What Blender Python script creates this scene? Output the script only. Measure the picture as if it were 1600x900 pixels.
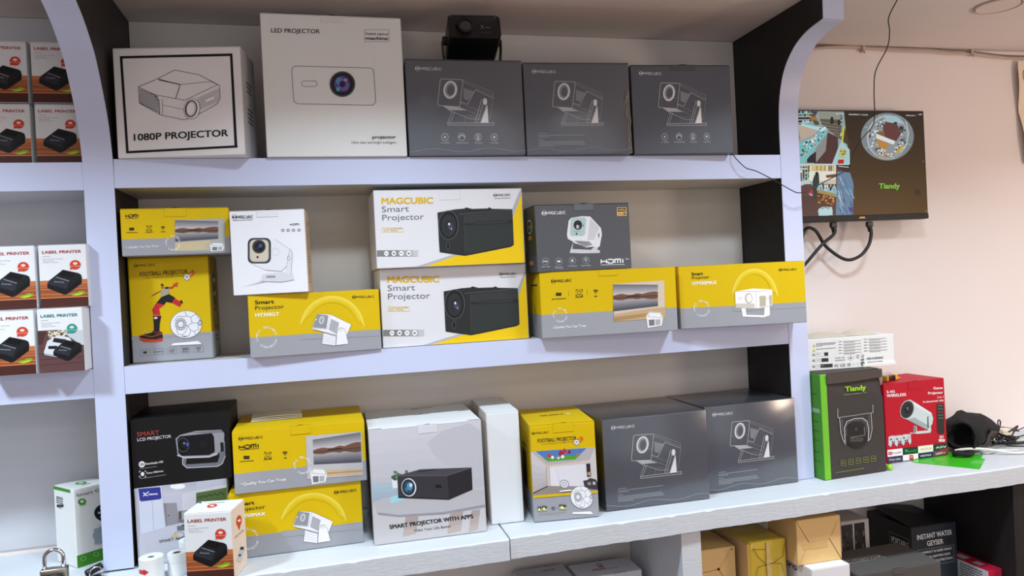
import bpy, bmesh, math, random
from mathutils import Vector, Matrix
random.seed(7)
SC = bpy.context.scene
for o in list(bpy.data.objects): bpy.data.objects.remove(o)
COL = SC.collection
EZ = 1.42                      # eye height above the floor; all shelf heights below are relative to it

# ------------------------------------------------------------------ camera
cd = bpy.data.cameras.new('camera'); cam = bpy.data.objects.new('camera', cd); COL.objects.link(cam)
cd.sensor_width = 36; cd.lens = 1170.46 / 1600 * 36; cd.clip_start = .02
yaw, pitch, roll = math.radians(14.0636), math.radians(-.3723), math.radians(-2.7970)
fw = Vector((math.sin(yaw)*math.cos(pitch), math.cos(yaw)*math.cos(pitch), math.sin(pitch)))
rt = Vector((math.cos(yaw), -math.sin(yaw), 0)); up = rt.cross(fw)
r2 = rt*math.cos(roll) + up*math.sin(roll); u2 = -rt*math.sin(roll) + up*math.cos(roll)
m = Matrix((r2, u2, -fw)).transposed().to_4x4(); m.translation = Vector((0, -1.5, EZ)); cam.matrix_world = m
SC.camera = cam
# ------------------------------------------------------------------ world, lamps, exposure
w = bpy.data.worlds.new('world'); SC.world = w; w.use_nodes = True
w.node_tree.nodes['Background'].inputs[0].default_value = (1, .86, .80, 1)
w.node_tree.nodes['Background'].inputs[1].default_value = .05
def lamp(name, loc, size, power, col, spread=180, rot=(0, 0, 0), shape='DISK', sy=None):
    l = bpy.data.lights.new(name, 'AREA'); l.shape = shape; l.size = size
    if sy: l.size_y = sy
    l.energy = power; l.color = col; l.spread = math.radians(spread)
    o = bpy.data.objects.new(name, l); COL.objects.link(o); o.location = loc; o.rotation_euler = rot
    return o
CZ = EZ + .574                 # ceiling
YFILL = -3.55                   # plane of the added frontal fill lamp behind the camera
COOL, NEUT, WARM = (.76, .89, 1.0), (.92, .95, 1.0), (1, .79, .63)
for i, x in enumerate((-.88, .12, 1.05, 2.0)):
    lamp('downlight', (x, -.53, CZ - .004), .14, (10.5, 5.4, 5.8, 4.0)[i], COOL, 137)
for x in (-1.2, .8):
    lamp('ceiling_fill', (x, -1.9, CZ - .004), .6, 5, NEUT, 180)  # unseen lamps added behind the camera as general fill
lamp('front_fill', (.6, YFILL, 1.25), 3.6, 16, (.82, .91, 1.0), 180, (math.radians(90), 0, 0), 'RECTANGLE', 1.5)  # added bluish fill from the front, no window is built there
wl = bpy.data.lights.new('warm_bulb', 'POINT'); wl.energy = 21; wl.color = WARM; wl.shadow_soft_size = .14
wo = bpy.data.objects.new('warm_bulb', wl); COL.objects.link(wo); wo.location = (2.3, -1.2, CZ - .62)
SC.view_settings.view_transform = 'Standard'; SC.view_settings.look = 'None'
SC.view_settings.gamma = 1; SC.view_settings.use_curve_mapping = False
SC.view_settings.exposure = 0.25

# ------------------------------------------------------------------ colour and materials
def lin(c):
    c = c / 255.
    return c/12.92 if c <= .04045 else ((c+.055)/1.055)**2.4
def L(c): return (lin(c[0]), lin(c[1]), lin(c[2]), 1)
def G(v): return (v, v, v)
MATS = {}
def mat(name, col=None, rough=.6, metal=0, attr=False, noise=0, nscale=20, bump=0, bscale=200, coat=0, coat_rough=.1,
        emit=0, stretch=None, spec=.5, col2=None, trans=0, bdist=.001):
    if name in MATS: return MATS[name]
    m = bpy.data.materials.new(name); m.use_nodes = True; nt = m.node_tree; p = nt.nodes['Principled BSDF']
    N = nt.nodes.new; K = nt.links.new
    p.inputs['Roughness'].default_value = rough; p.inputs['Metallic'].default_value = metal
    p.inputs['Coat Weight'].default_value = coat; p.inputs['Coat Roughness'].default_value = coat_rough
    p.inputs['Specular IOR Level'].default_value = spec; p.inputs['Transmission Weight'].default_value = trans
    src = None
    if attr:
        a = N('ShaderNodeAttribute'); a.attribute_name = 'Col'; src = a.outputs['Color']
    elif col: p.inputs['Base Color'].default_value = L(col)
    tc = N('ShaderNodeTexCoord'); vec = tc.outputs['Object']
    if stretch:
        mp = N('ShaderNodeMapping'); mp.inputs['Scale'].default_value = stretch; K(vec, mp.inputs['Vector']); vec = mp.outputs['Vector']
    if noise:
        n = N('ShaderNodeTexNoise'); n.inputs['Scale'].default_value = nscale; n.inputs['Detail'].default_value = 5; K(vec, n.inputs['Vector'])
        if col2:
            mx = N('ShaderNodeMix'); mx.data_type = 'RGBA'
            rp = N('ShaderNodeMapRange'); rp.inputs[1].default_value = .5-.5*noise; rp.inputs[2].default_value = .5+.5*noise
            K(n.outputs['Fac'], rp.inputs[0]); K(rp.outputs[0], mx.inputs['Factor'])
            mx.inputs['A'].default_value = L(col); mx.inputs['B'].default_value = L(col2); K(mx.outputs['Result'], p.inputs['Base Color'])
        else:
            rp = N('ShaderNodeMapRange'); rp.inputs[3].default_value = 1-noise; rp.inputs[4].default_value = 1+noise
            K(n.outputs['Fac'], rp.inputs[0])
            mx = N('ShaderNodeMix'); mx.data_type = 'RGBA'; mx.blend_type = 'MULTIPLY'; mx.inputs['Factor'].default_value = 1
            if src: K(src, mx.inputs['A'])
            else: mx.inputs['A'].default_value = L(col)
            K(rp.outputs[0], mx.inputs['B']); K(mx.outputs['Result'], p.inputs['Base Color']); 
    elif src: K(src, p.inputs['Base Color'])
    if bump:
        n = N('ShaderNodeTexNoise'); n.inputs['Scale'].default_value = bscale; n.inputs['Detail'].default_value = 4; K(vec, n.inputs['Vector'])
        b = N('ShaderNodeBump'); b.inputs['Strength'].default_value = bump; b.inputs['Distance'].default_value = bdist
        K(n.outputs['Fac'], b.inputs['Height']); K(b.outputs['Normal'], p.inputs['Normal'])
    if emit:
        if src: K(src, p.inputs['Emission Color'])
        else: p.inputs['Emission Color'].default_value = L(col)
        p.inputs['Emission Strength'].default_value = emit
    MATS[name] = m; return m
M_CARD = mat('printed_card', attr=True, rough=.55, spec=.22, noise=.035, nscale=9, bump=.12, bscale=60)
M_INK = mat('print_ink', attr=True, rough=.5, spec=.22)
M_GLOSSY = mat('laminated_card', attr=True, rough=.42, noise=.05, nscale=8, bump=.05, bscale=10, coat=.15, coat_rough=.25)
M_DULLBLK = mat('dull_black_card', attr=True, rough=.5, noise=.1, nscale=8, spec=.3)
M_KRAFT = mat('kraft_card', attr=True, rough=.75, noise=.07, nscale=25, bump=.3, bscale=90)
M_WALL = mat('cream_plaster', (238, 228, 224), rough=.8, noise=.03, nscale=3, bump=.25, bscale=30)
M_CEIL = mat('ceiling_paint', (234, 224, 219), rough=.85, noise=.05, nscale=2.5, bump=.15, bscale=25)
M_BACK = mat('shelf_back_paint', (210, 202, 196), rough=.6, noise=.04, nscale=4, stretch=(1, 1, 14), bump=.2, bscale=12)
M_ROOM = mat('room_plaster', (228, 220, 214), rough=.8)
M_BACK_COOL = mat('shelf_back_cool_light', (204, 205, 210), rough=.6, noise=.04, nscale=4, stretch=(1, 1, 14), bump=.2, bscale=12)  # same back paint, cooler light of the left bay put into its colour
M_FLOOR = mat('floor_boards', (136, 104, 88), rough=.5, noise=.2, nscale=6, stretch=(.3, 6, 1))
M_LAM = mat('white_laminate', (200, 208, 236), rough=.35, noise=.02, nscale=8, bump=.15, bscale=9, bdist=.002)
M_BOARD = mat('shelf_board_paint', (205, 204, 208), rough=.45, noise=.03, nscale=6, bump=.1, bscale=30)
M_DARKW = mat('black_stained_wood', (18, 18, 21), rough=.62, noise=.6, nscale=10, col2=(34, 32, 33), stretch=(14, 14, 1), bump=.3, bscale=20)
M_BROWNW = mat('dark_brown_wood', (24, 21, 21), rough=.6, noise=.5, nscale=9, col2=(44, 39, 37), stretch=(12, 12, .8), bump=.3, bscale=20)
M_COUNTER = mat('rough_white_paint', (206, 212, 218), rough=.6, noise=.05, nscale=14, stretch=(1, 5, 5), bump=.28, bscale=50, bdist=.002)
M_BLACK = mat('black_plastic', (14, 14, 16), rough=.35, bump=.05, bscale=300)
M_BLACKM = mat('matt_black_plastic', (20, 20, 22), rough=.6)
M_CABLE = mat('black_cable', (22, 22, 24), rough=.45)
M_WHITEC = mat('white_cable', (225, 225, 218), rough=.45)
M_STEEL = mat('brushed_steel', (176, 168, 158), rough=.32, metal=1, bump=.15, bscale=150, stretch=(1, 1, 8))
M_CHROME = mat('chrome', (215, 215, 220), rough=.12, metal=1)
M_GLASS = mat('lens_glass', (26, 20, 44), rough=.05, coat=1, coat_rough=.03, spec=.9)
M_PAPER = mat('paper', (236, 234, 228), rough=.8)
M_SCREEN = mat('screen_picture', attr=True, rough=.35, emit=.68, spec=.2)
for l_ in list(M_SCREEN.node_tree.links):
    if l_.to_socket.name == 'Base Color': M_SCREEN.node_tree.links.remove(l_)
M_SCREEN.node_tree.nodes['Principled BSDF'].inputs['Base Color'].default_value = (.01, .01, .01, 1)

def wrap_mat():
    m = bpy.data.materials.new('clear_shrink_wrap'); m.use_nodes = True; nt = m.node_tree; nt.nodes.clear()
    N = nt.nodes.new; K = nt.links.new
    o = N('ShaderNodeOutputMaterial'); mx = N('ShaderNodeMixShader'); t = N('ShaderNodeBsdfTransparent'); g = N('ShaderNodeBsdfGlossy')
    t.inputs[0].default_value = (.97, .97, .97, 1); g.inputs['Roughness'].default_value = .22
    lw = N('ShaderNodeLayerWeight'); lw.inputs[0].default_value = .25
    mr = N('ShaderNodeMapRange'); mr.inputs[3].default_value = .035; mr.inputs[4].default_value = .6
    tc = N('ShaderNodeTexCoord'); n = N('ShaderNodeTexNoise'); n.inputs['Scale'].default_value = 5; n.inputs['Detail'].default_value = 1.5
    n.inputs['Distortion'].default_value = .8
    b = N('ShaderNodeBump'); b.inputs['Strength'].default_value = .5; b.inputs['Distance'].default_value = .012
    K(tc.outputs['Object'], n.inputs['Vector']); K(n.outputs['Fac'], b.inputs['Height']); K(b.outputs['Normal'], g.inputs['Normal'])
    K(b.outputs['Normal'], lw.inputs['Normal']); K(lw.outputs['Facing'], mr.inputs[0]); K(mr.outputs[0], mx.inputs[0])
    K(t.outputs[0], mx.inputs[1]); K(g.outputs[0], mx.inputs[2]); K(mx.outputs[0], o.inputs[0])
    return m
M_WRAP = wrap_mat()

# ------------------------------------------------------------------ object helpers
def link(name, me, m=None, parent=None, loc=None):
    o = bpy.data.objects.new(name, me); COL.objects.link(o)
    if m is not None:
        for mm in (m if isinstance(m, (list, tuple)) else [m]): me.materials.append(mm)
    if parent: o.parent = parent
    if loc is not None: o.location = loc
    return o
def tag(o, label, cat, group=None):
    o['label'] = label; o['category'] = cat
    if group: o['group'] = group
    return o
def thing(name, label, cat, loc=(0, 0, 0), rz=0, group=None, ry=0):
    o = bpy.data.objects.new(name, None); COL.objects.link(o); o.empty_display_size = .05
    o.matrix_world = Matrix.Translation(loc) @ Matrix.Rotation(rz, 4, 'Z') @ Matrix.Rotation(ry, 4, 'Y')
    return tag(o, label, cat, group)
def fin(bm, name, m, parent=None, loc=None, smooth=False, kind=None):
    me = bpy.data.meshes.new(name)
    bmesh.ops.recalc_face_normals(bm, faces=bm.faces)
    bm.to_mesh(me); bm.free()
    if smooth:
        for p in me.polygons: p.use_smooth = True
        if smooth != True: me.set_sharp_from_angle(angle=math.radians(smooth))
    o = link(name, me, m, parent, loc)
    if kind: o['kind'] = kind
    return o
def cube(bm, x0, x1, y0, y1, z0, z1, bev=0, seg=1):
    r = bmesh.ops.create_cube(bm, size=1)
    vs = r['verts']
    for v in vs: v.co = Vector(((x0+x1)/2 + v.co.x*(x1-x0), (y0+y1)/2 + v.co.y*(y1-y0), (z0+z1)/2 + v.co.z*(z1-z0)))
    if bev:
        es = list({e for v in vs for e in v.link_edges})
        bmesh.ops.bevel(bm, geom=es, offset=bev, segments=seg, affect='EDGES', profile=.5)
def box(name, x0, x1, y0, y1, z0, z1, m, parent=None, bev=0, seg=1, kind=None, smooth=False):
    bm = bmesh.new(); cube(bm, x0, x1, y0, y1, z0, z1, bev, seg)
    return fin(bm, name, m, parent, kind=kind, smooth=smooth)
def setcol(me, fn):
    a = me.color_attributes.new('Col', 'FLOAT_COLOR', 'CORNER')
    for p in me.polygons:
        c = L(fn(p.normal, p.center))
        for li in p.loop_indices: a.data[li].color = c
def catmull(pts, n=8):
    P = [Vector(p) for p in pts]; P = [P[0]*2-P[1]] + P + [P[-1]*2-P[-2]]; out = []
    for i in range(1, len(P)-2):
        for k in range(n):
            t = k/n; a, b, c, d = P[i-1:i+3]
            out.append(.5*((2*b)+(-a+c)*t+(2*a-5*b+4*c-d)*t*t+(-a+3*b-3*c+d)*t**3))
    out.append(P[-2]); return out
def sweep(bm, path, r, seg=8, sx=1, closed=False, cap=True):
    path = [Vector(p) for p in path]; rings = []; n = len(path); ref = None
    for i, p in enumerate(path):
        a = path[i-1] if (i > 0 or closed) else p; b = path[(i+1) % n] if (i < n-1 or closed) else p
        t = (b-a).normalized()
        if ref is None: ref = t.orthogonal().normalized()
        ref = (ref - t*ref.dot(t)).normalized(); q = t.cross(ref)
        rr = r(i/(n-1)) if callable(r) else r
        rings.append([bm.verts.new(p + (ref*math.cos(2*math.pi*k/seg)*sx + q*math.sin(2*math.pi*k/seg))*rr) for k in range(seg)])
    for i in range(n if closed else n-1):
        A, B = rings[i], rings[(i+1) % n]
        for k in range(seg): bm.faces.new((A[k], A[(k+1) % seg], B[(k+1) % seg], B[k]))
    if cap and not closed: bm.faces.new(rings[0][::-1]); bm.faces.new(rings[-1])
def tube(name, pts, r, m, parent=None, n=8, seg=8, smoothpath=True):
    bm = bmesh.new(); sweep(bm, catmull(pts, n) if smoothpath else pts, r, seg)
    return fin(bm, name, m, parent, smooth=True)
def lathe(bm, prof, seg=32, M=None):
    rings = []
    for r, z in prof:
        rings.append([bm.verts.new((r*math.cos(2*math.pi*k/seg), r*math.sin(2*math.pi*k/seg), z)) for k in range(seg)])
    for A, B in zip(rings, rings[1:]):
        for k in range(seg): bm.faces.new((A[k], A[(k+1) % seg], B[(k+1) % seg], B[k]))
    return [v for r in rings for v in r]
def rrect(x0, y0, x1, y1, r, n=5):
    if x1 < x0: x0, x1 = x1, x0
    if y1 < y0: y0, y1 = y1, y0
    r = min(r, (x1-x0)/2, (y1-y0)/2)
    out = []
    for cx, cy, a in ((x1-r, y1-r, 0), (x0+r, y1-r, 90), (x0+r, y0+r, 180), (x1-r, y0+r, 270)):
        for k in range(n+1):
            t = math.radians(a + 90*k/n); out.append((cx+r*math.cos(t), cy+r*math.sin(t)))
    return out

# ------------------------------------------------------------------ printed artwork (flat print, traced in its own plane)
GL = {}
def glyphs(s, bold):
    k = (s, bold)
    if k in GL: return GL[k]
    c = bpy.data.curves.new('t', 'FONT'); c.body = s; c.resolution_u = 3; c.space_character = 1.0
    o = bpy.data.objects.new('t', c); me = o.to_mesh()
    vs = [(v.co.x, v.co.y) for v in me.vertices]; fs = [tuple(p.vertices) for p in me.polygons]
    o.to_mesh_clear(); bpy.data.objects.remove(o); bpy.data.curves.remove(c)
    if not vs: vs = [(0, 0)]
    bb = (min(v[0] for v in vs), max(v[0] for v in vs), min(v[1] for v in vs), max(v[1] for v in vs))
    GL[k] = (vs, fs, bb); return GL[k]
CAPH = {}
def caph(b):
    if b not in CAPH: CAPH[b] = glyphs('H', b)[2][3]
    return CAPH[b]
STROKES = {'M': [[(0, 0), (0, 1), (.5, .45), (1, 1), (1, 0)]], 'A': [[(0, 0), (0, 1), (1, 1), (1, 0)], [(0, .4), (1, .4)]],
           'G': [[(1, 1), (0, 1), (0, 0), (1, 0), (1, .5), (.5, .5)]], 'C': [[(1, 1), (0, 1), (0, 0), (1, 0)]],
           'U': [[(0, 1), (0, 0), (1, 0), (1, 1)]], 'B': [[(0, 0), (0, 1), (.85, 1), (.85, .55), (0, .5)], [(.85, .5), (1, .5), (1, 0), (0, 0)]],
           'I': [[(.5, 0), (.5, 1)]], 'H': [[(0, 0), (0, 1)], [(1, 0), (1, 1)], [(0, .5), (1, .5)]],
           'D': [[(0, .0), (.7, 0), (1, .25), (1, .75), (.7, 1), (0, 1)], [(0, .5), (0, 0)]],
           'm': [[(0, 0), (0, 1), (1, 1), (1, 0)], [(.5, 1), (.5, 0)]]}
class Art:
    def __init__(s, TL, TR, BR, BL):
        src = [TL, TR, BR, BL]; dst = [(0, 1), (1, 1), (1, 0), (0, 0)]
        A = []; b = []
        for (x, y), (u, v) in zip(src, dst):
            A.append([x, y, 1, 0, 0, 0, -u*x, -u*y]); b.append(u)
            A.append([0, 0, 0, x, y, 1, -v*x, -v*y]); b.append(v)
        n = 8; Mx = [r[:] + [q] for r, q in zip(A, b)]
        for i in range(n):
            p = max(range(i, n), key=lambda r: abs(Mx[r][i])); Mx[i], Mx[p] = Mx[p], Mx[i]
            for r in range(n):
                if r != i:
                    f = Mx[r][i]/Mx[i][i]
                    for c in range(i, n+1): Mx[r][c] -= f*Mx[i][c]
        s.h = [Mx[i][n]/Mx[i][i] for i in range(n)]; s.items = []; s.clip = True
    def uv(s, p):
        h = s.h; d = h[6]*p[0]+h[7]*p[1]+1
        u, v = (h[0]*p[0]+h[1]*p[1]+h[2])/d, (h[3]*p[0]+h[4]*p[1]+h[5])/d
        if s.clip: u = min(max(u, .004), .996); v = min(max(v, .004), .996)
        return (u, v)
    def add(s, vs, fs, cols): s.items.append(([s.uv(v) for v in vs], fs, cols))
    def p(s, pts, c): s.add(pts, [tuple(range(len(pts)))], c)
    def g(s, q, c0, c1, n=6):   # quad TL TR BR BL with a printed gradient top to bottom
        TL, TR, BR, BL = q
        for i in range(n):
            a, b = i/n, (i+1)/n; f = lambda P, Q, t: (P[0]+(Q[0]-P[0])*t, P[1]+(Q[1]-P[1])*t)
            t = (i+.5)/n; c = tuple(c0[k]+(c1[k]-c0[k])*t for k in range(3))
            s.add([f(TL, BL, a), f(TR, BR, a), f(TR, BR, b), f(TL, BL, b)], [(0, 1, 2, 3)], c)
        s.merge(n)
    def merge(s, n):            # the last n items share one layer
        its = s.items[-n:]; del s.items[-n:]; s.items.append(('group', its))
    def line(s, pts, w, c, closed=False):
        P = [Vector(p) for p in pts]; n = len(P); vs = []; 
        for i, p in enumerate(P):
            a = P[i-1] if (i or closed) else p; b = P[(i+1) % n] if (i < n-1 or closed) else p
            d1 = (p-a); d2 = (b-p)
            if d1.length < 1e-6: d1 = d2
            if d2.length < 1e-6: d2 = d1
            d1 = d1.normalized(); d2 = d2.normalized(); t = d1+d2
            if t.length < .2: t = d2
            t = t.normalized(); nn = Vector((-t.y, t.x)); k = min(1/max(abs(nn.dot(Vector((-d1.y, d1.x)))), .35), 2)
            vs += [tuple(p+nn*w/2*k), tuple(p-nn*w/2*k)]
        fs = [(2*i, 2*i+1, (2*i+3) % (2*n), (2*i+2) % (2*n)) for i in range(n if closed else n-1)]
        s.add(vs, fs, c)
    def ell(s, cx, cy, rx, ry, c, rot=0, n=20): s.p(s.epts(cx, cy, rx, ry, rot, n), c)
    def epts(s, cx, cy, rx, ry, rot=0, n=20):
        r = math.radians(rot); out = []
        for k in range(n):
            t = 2*math.pi*k/n; x, y = rx*math.cos(t), ry*math.sin(t); out.append((cx+x*math.cos(r)-y*math.sin(r), cy+x*math.sin(r)+y*math.cos(r)))
        return out
    def ring(s, cx, cy, rx, ry, w, c, rot=0, n=24): s.line(s.epts(cx, cy, rx, ry, rot, n), w, c, True)
    def rr(s, x0, y0, x1, y1, r, c): s.p(rrect(x0, y0, x1, y1, r), c)
    def rrl(s, x0, y0, x1, y1, r, w, c): s.line(rrect(x0, y0, x1, y1, r), w, c, True)
    def txt(s, t, x0, y0, x1, y1, h, c, bold=0):      # baseline from (x0,y0) to (x1,y1), cap height h
        # heavier weights are the same letters overprinted with a slight shift, each copy its own layer
        vs, fs, bb = glyphs(t, 0); L_ = math.hypot(x1-x0, y1-y0); d = ((x1-x0)/L_, (y1-y0)/L_); n = (d[1], -d[0]); b_ = bold*.9
        kx = L_/(bb[1]-bb[0]+2*b_); ky = h/(caph(0)+b_); sh = [(b_, b_*.5)]
        if bold > .008: sh = [(0, 0), (2*b_, 0), (0, b_), (2*b_, b_)] + ([(b_, b_*.5)] if bold > .025 else [])
        for ox, oy in sh:
            s.add([(x0+d[0]*(v[0]-bb[0]+ox)*kx+n[0]*(v[1]+oy)*ky, y0+d[1]*(v[0]-bb[0]+ox)*kx+n[1]*(v[1]+oy)*ky) for v in vs], fs, c)
    def ctxt(s, t, cx, cy, r, h, c, a0=0, a1=360, bold=.01, ry=None):
        n = len(t); ry = ry or r; k0 = len(s.items)
        for i, ch in enumerate(t):
            if ch == ' ': continue
            a = math.radians(a0+(a1-a0)*i/n); vs, fs, bb = glyphs(ch, 0); k = h/caph(0)
            px, py = cx+r*math.sin(a), cy-ry*math.cos(a); d = (math.cos(a), math.sin(a)); nn = (math.sin(a), -math.cos(a)); mid = (bb[0]+bb[1])/2
            s.add([(px+d[0]*(v[0]-mid)*k+nn[0]*v[1]*k, py+d[1]*(v[0]-mid)*k+nn[1]*v[1]*k) for v in vs], fs, c)
        s.merge(len(s.items)-k0)
    def stroke(s, word, x0, y0, x1, y1, h, c, w, gap=.35):
        n = len(word); wd = {'I': .35}; tot = sum(wd.get(ch, 1) for ch in word)+gap*(n-1); L_ = math.hypot(x1-x0, y1-y0)
        u = L_/tot; d = ((x1-x0)/L_, (y1-y0)/L_); nn = (d[1], -d[0])
        for lay in (0, 1, 2):
          cur = 0; k0 = len(s.items)
          for ch in word:
            cw = wd.get(ch, 1)
            for st in STROKES[ch][lay:lay+1]:
                s.line([(x0+d[0]*(cur+(a if ch != 'I' else cw/2))*u+nn[0]*b*h, y0+d[1]*(cur+(a if ch != 'I' else cw/2))*u+nn[1]*b*h) for a, b in st], w, c)
            cur += cw+gap
          if len(s.items) > k0: s.merge(len(s.items)-k0)
    def logo(s, x0, y0, x1, y1, h, c):     # hexagon mark then the squared word, baseline (x0,y0)-(x1,y1)
        L_ = math.hypot(x1-x0, y1-y0); r = h*.95; dy = (y1-y0)/(x1-x0)
        cx, cy = x0+r*.9, y0+r*.9*dy-h*.5
        s.line([(cx+r*math.sin(math.radians(60*k)), cy-r*math.cos(math.radians(60*k))) for k in range(6)], h*.12, c, True)
        s.line([(cx-r*.62, cy+r*.45), (cx-r*.62, cy-r*.3), (cx, cy+r*.2), (cx+r*.62, cy-r*.3), (cx+r*.62, cy+r*.45)], h*.3, c)
        xs = x0+r*2.1
        s.stroke('MAGCUBIC', xs, y0+(xs-x0)*dy, x1, y1, h*.92, c, h*.17, .5)
    def greek(s, x0, y0, x1, y1, h, c, seed=1):       # a line of print too small to read
        rnd = random.Random(seed*31+int(x0)*7+int(y0)); t = 0; L_ = math.hypot(x1-x0, y1-y0); k0 = len(s.items)
        while t < L_:
            wl = min(h*rnd.uniform(1.2, 4), L_-t); a, b = t/L_, (t+wl)/L_
            A = (x0+(x1-x0)*a, y0+(y1-y0)*a); B = (x0+(x1-x0)*b, y0+(y1-y0)*b)
            s.add([(A[0], A[1]-h), (B[0], B[1]-h), B, A], [(0, 1, 2, 3)], c); t += wl+h*.45
        s.merge(len(s.items)-k0)
    def build(s, name, parent, W, H, frame='front', D=0, m=None, off=.0004, step=.000008):
        if frame == 'front': O, U, V, Nn = Vector((0, 0, 0)), Vector((W, 0, 0)), Vector((0, 0, H)), Vector((0, -1, 0))
        elif frame == 'right': O, U, V, Nn = Vector((W, 0, 0)), Vector((0, D, 0)), Vector((0, 0, H)), Vector((1, 0, 0))
        elif frame == 'left': O, U, V, Nn = Vector((0, D, 0)), Vector((0, -D, 0)), Vector((0, 0, H)), Vector((-1, 0, 0))
        else: O, U, V, Nn = Vector((0, 0, H)), Vector((W, 0, 0)), Vector((0, D, 0)), Vector((0, 0, 1))
        vs = []; fs = []; cs = []; k = 0
        def put(it, k):
            base = len(vs)
            for u, v in it[0]: vs.append(O + U*u + V*v + Nn*(off + step*k))
            for f in it[1]: fs.append(tuple(base+i for i in f)); cs.append(L(it[2]))
        for it in s.items:
            if it[0] == 'group':
                for j in it[1]: put(j, k)
            else: put(it, k)
            k += 1
        me = bpy.data.meshes.new(name); me.from_pydata([tuple(v) for v in vs], [], fs)
        a = me.color_attributes.new('Col', 'FLOAT_COLOR', 'CORNER')
        for p, c in zip(me.polygons, cs):
            for li in p.loop_indices: a.data[li].color = c
        return link(name, me, m or M_INK, parent)

# ------------------------------------------------------------------ room
def struct(o): o['kind'] = 'structure'; return o
X0, X1, YF = -2.4, 4.2, -3.6
YB = .179                     # back wall plane behind shelves and screen
struct(box('floor', X0, X1, YF, YB+.1, -.08, 0, M_FLOOR))
struct(box('ceiling', X0, X1, YF, YB+.1, CZ, CZ+.08, M_CEIL))
struct(box('wall_back', X0, X1, YB, YB+.1, 0, CZ, M_WALL))
struct(box('wall_left', X0-.1, X0, YF, YB+.1, 0, CZ, M_ROOM))
struct(box('wall_right', X1, X1+.1, YF, YB+.1, 0, CZ, M_ROOM))
struct(box('wall_front', X0-.1, X1+.1, YF-.1, YF, 0, CZ, M_ROOM))

# ------------------------------------------------------------------ shelving
S1, S1b, S2, S2b = EZ+.2608, EZ+.2085, EZ-.1180, EZ-.1680
CT = -.4862
def ctz(x): return EZ+CT+.0058*x
PL0, PL1, PR0, PR1 = -.4108, -.3618, 1.018, 1.066
def profile(knots): return [tuple(v)[1:] for v in catmull([(0, y, z) for y, z in knots], 6)]
curveR = profile([(0, CT+.001), (0, 0), (0, .26), (-.001, .34), (-.008, .393), (-.029, .445), (-.067, .483), (-.113, .503), (-.168, .511)]) + [(-.170, .5735)]
curveL = profile([(0, CT+.001), (0, 0), (0, .22), (-.008, .29), (-.029, .346), (-.075, .418), (-.106, .446), (-.14, .469), (-.178, .487)]) + [(-.180, .5735)]
def side_panel(parent, x0, x1, curve, m):
    bm = bmesh.new(); pts = list(curve) + [(YB-.001, .5735), (YB-.001, CT+.001)]
    zb = ctz((x0+x1)/2)-EZ+.001; pts = [(y, max(z, zb)) for y, z in pts]
    A = [bm.verts.new((x0, y, z+EZ)) for y, z in pts]; B = [bm.verts.new((x1, y, z+EZ)) for y, z in pts]
    bm.faces.new(A); bm.faces.new(B[::-1])
    for i in range(len(pts)):
        j = (i+1) % len(pts); bm.faces.new((A[j], A[i], B[i], B[j]))
    p = fin(bm, 'side_panel', m, parent)
    bm = bmesh.new(); t = .0018; cv = [(y, max(z, zb)) for y, z in curve]; e = .0006
    off = []
    for i, (y, z) in enumerate(cv):
        a = cv[max(i-1, 0)]; b = cv[min(i+1, len(cv)-1)]; dy, dz = b[0]-a[0], b[1]-a[1]; l = math.hypot(dy, dz) or 1
        off.append((y-dz/l*t, z+dy/l*t*0 - (abs(dy)/l)*t))
    R = [[bm.verts.new((x, yy, zz+EZ)) for x, (yy, zz) in ((x0-e, c), (x1+e, c), (x1+e, o), (x0-e, o))] for c, o in zip(cv, off)]
    for P, Q in zip(R, R[1:]):
        for k in range(4): bm.faces.new((P[k], P[(k+1) % 4], Q[(k+1) % 4], Q[k]))
    bm.faces.new(R[0]); bm.faces.new(R[-1][::-1])
    fin(bm, 'edge_strip', M_LAM, p)
    return p
def shelf_board(parent, x0, x1, zt, zb):
    b = box('shelf_board', x0, x1, .0008, YB-.001, zb, zt, M_BOARD, parent)
    box('edge_strip', x0, x1, -.0012, .0006, zb-.0004, zt+.0004, M_LAM, b, bev=.0004)
unit = thing('shelving_unit', 'wide white-edged display shelving of three tiers with dark side panels', 'shelving', (0, 0, 0))
side_panel(unit, PL0, PL1, curveL, M_BROWNW); side_panel(unit, PR0, PR1, curveR, M_DARKW)
shelf_board(unit, PL1+.0008, PR0-.0008, S1, S1b); shelf_board(unit, PL1+.0008, PR0-.0008, S2, S2b)
box('back_panel', PL1+.001, PR0-.001, YB-.004, YB-.0005, EZ+CT+.01, CZ-.002, M_BACK, unit)
unit2 = thing('shelving_unit', 'white shelving bay with label printer boxes, cut by the left picture border', 'shelving', (0, 0, 0))
shelf_board(unit2, -1.35, PL0-.0008, EZ+.2555, EZ+.2055); shelf_board(unit2, -1.35, PL0-.0008, EZ-.1185, EZ-.1705)
box('back_panel', -1.35, PL0-.001, YB-.004, YB-.0005, EZ+CT+.01, CZ-.002, M_BACK_COOL, unit2)
side_panel(unit2, -1.40, -1.352, curveL, M_LAM)

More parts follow.
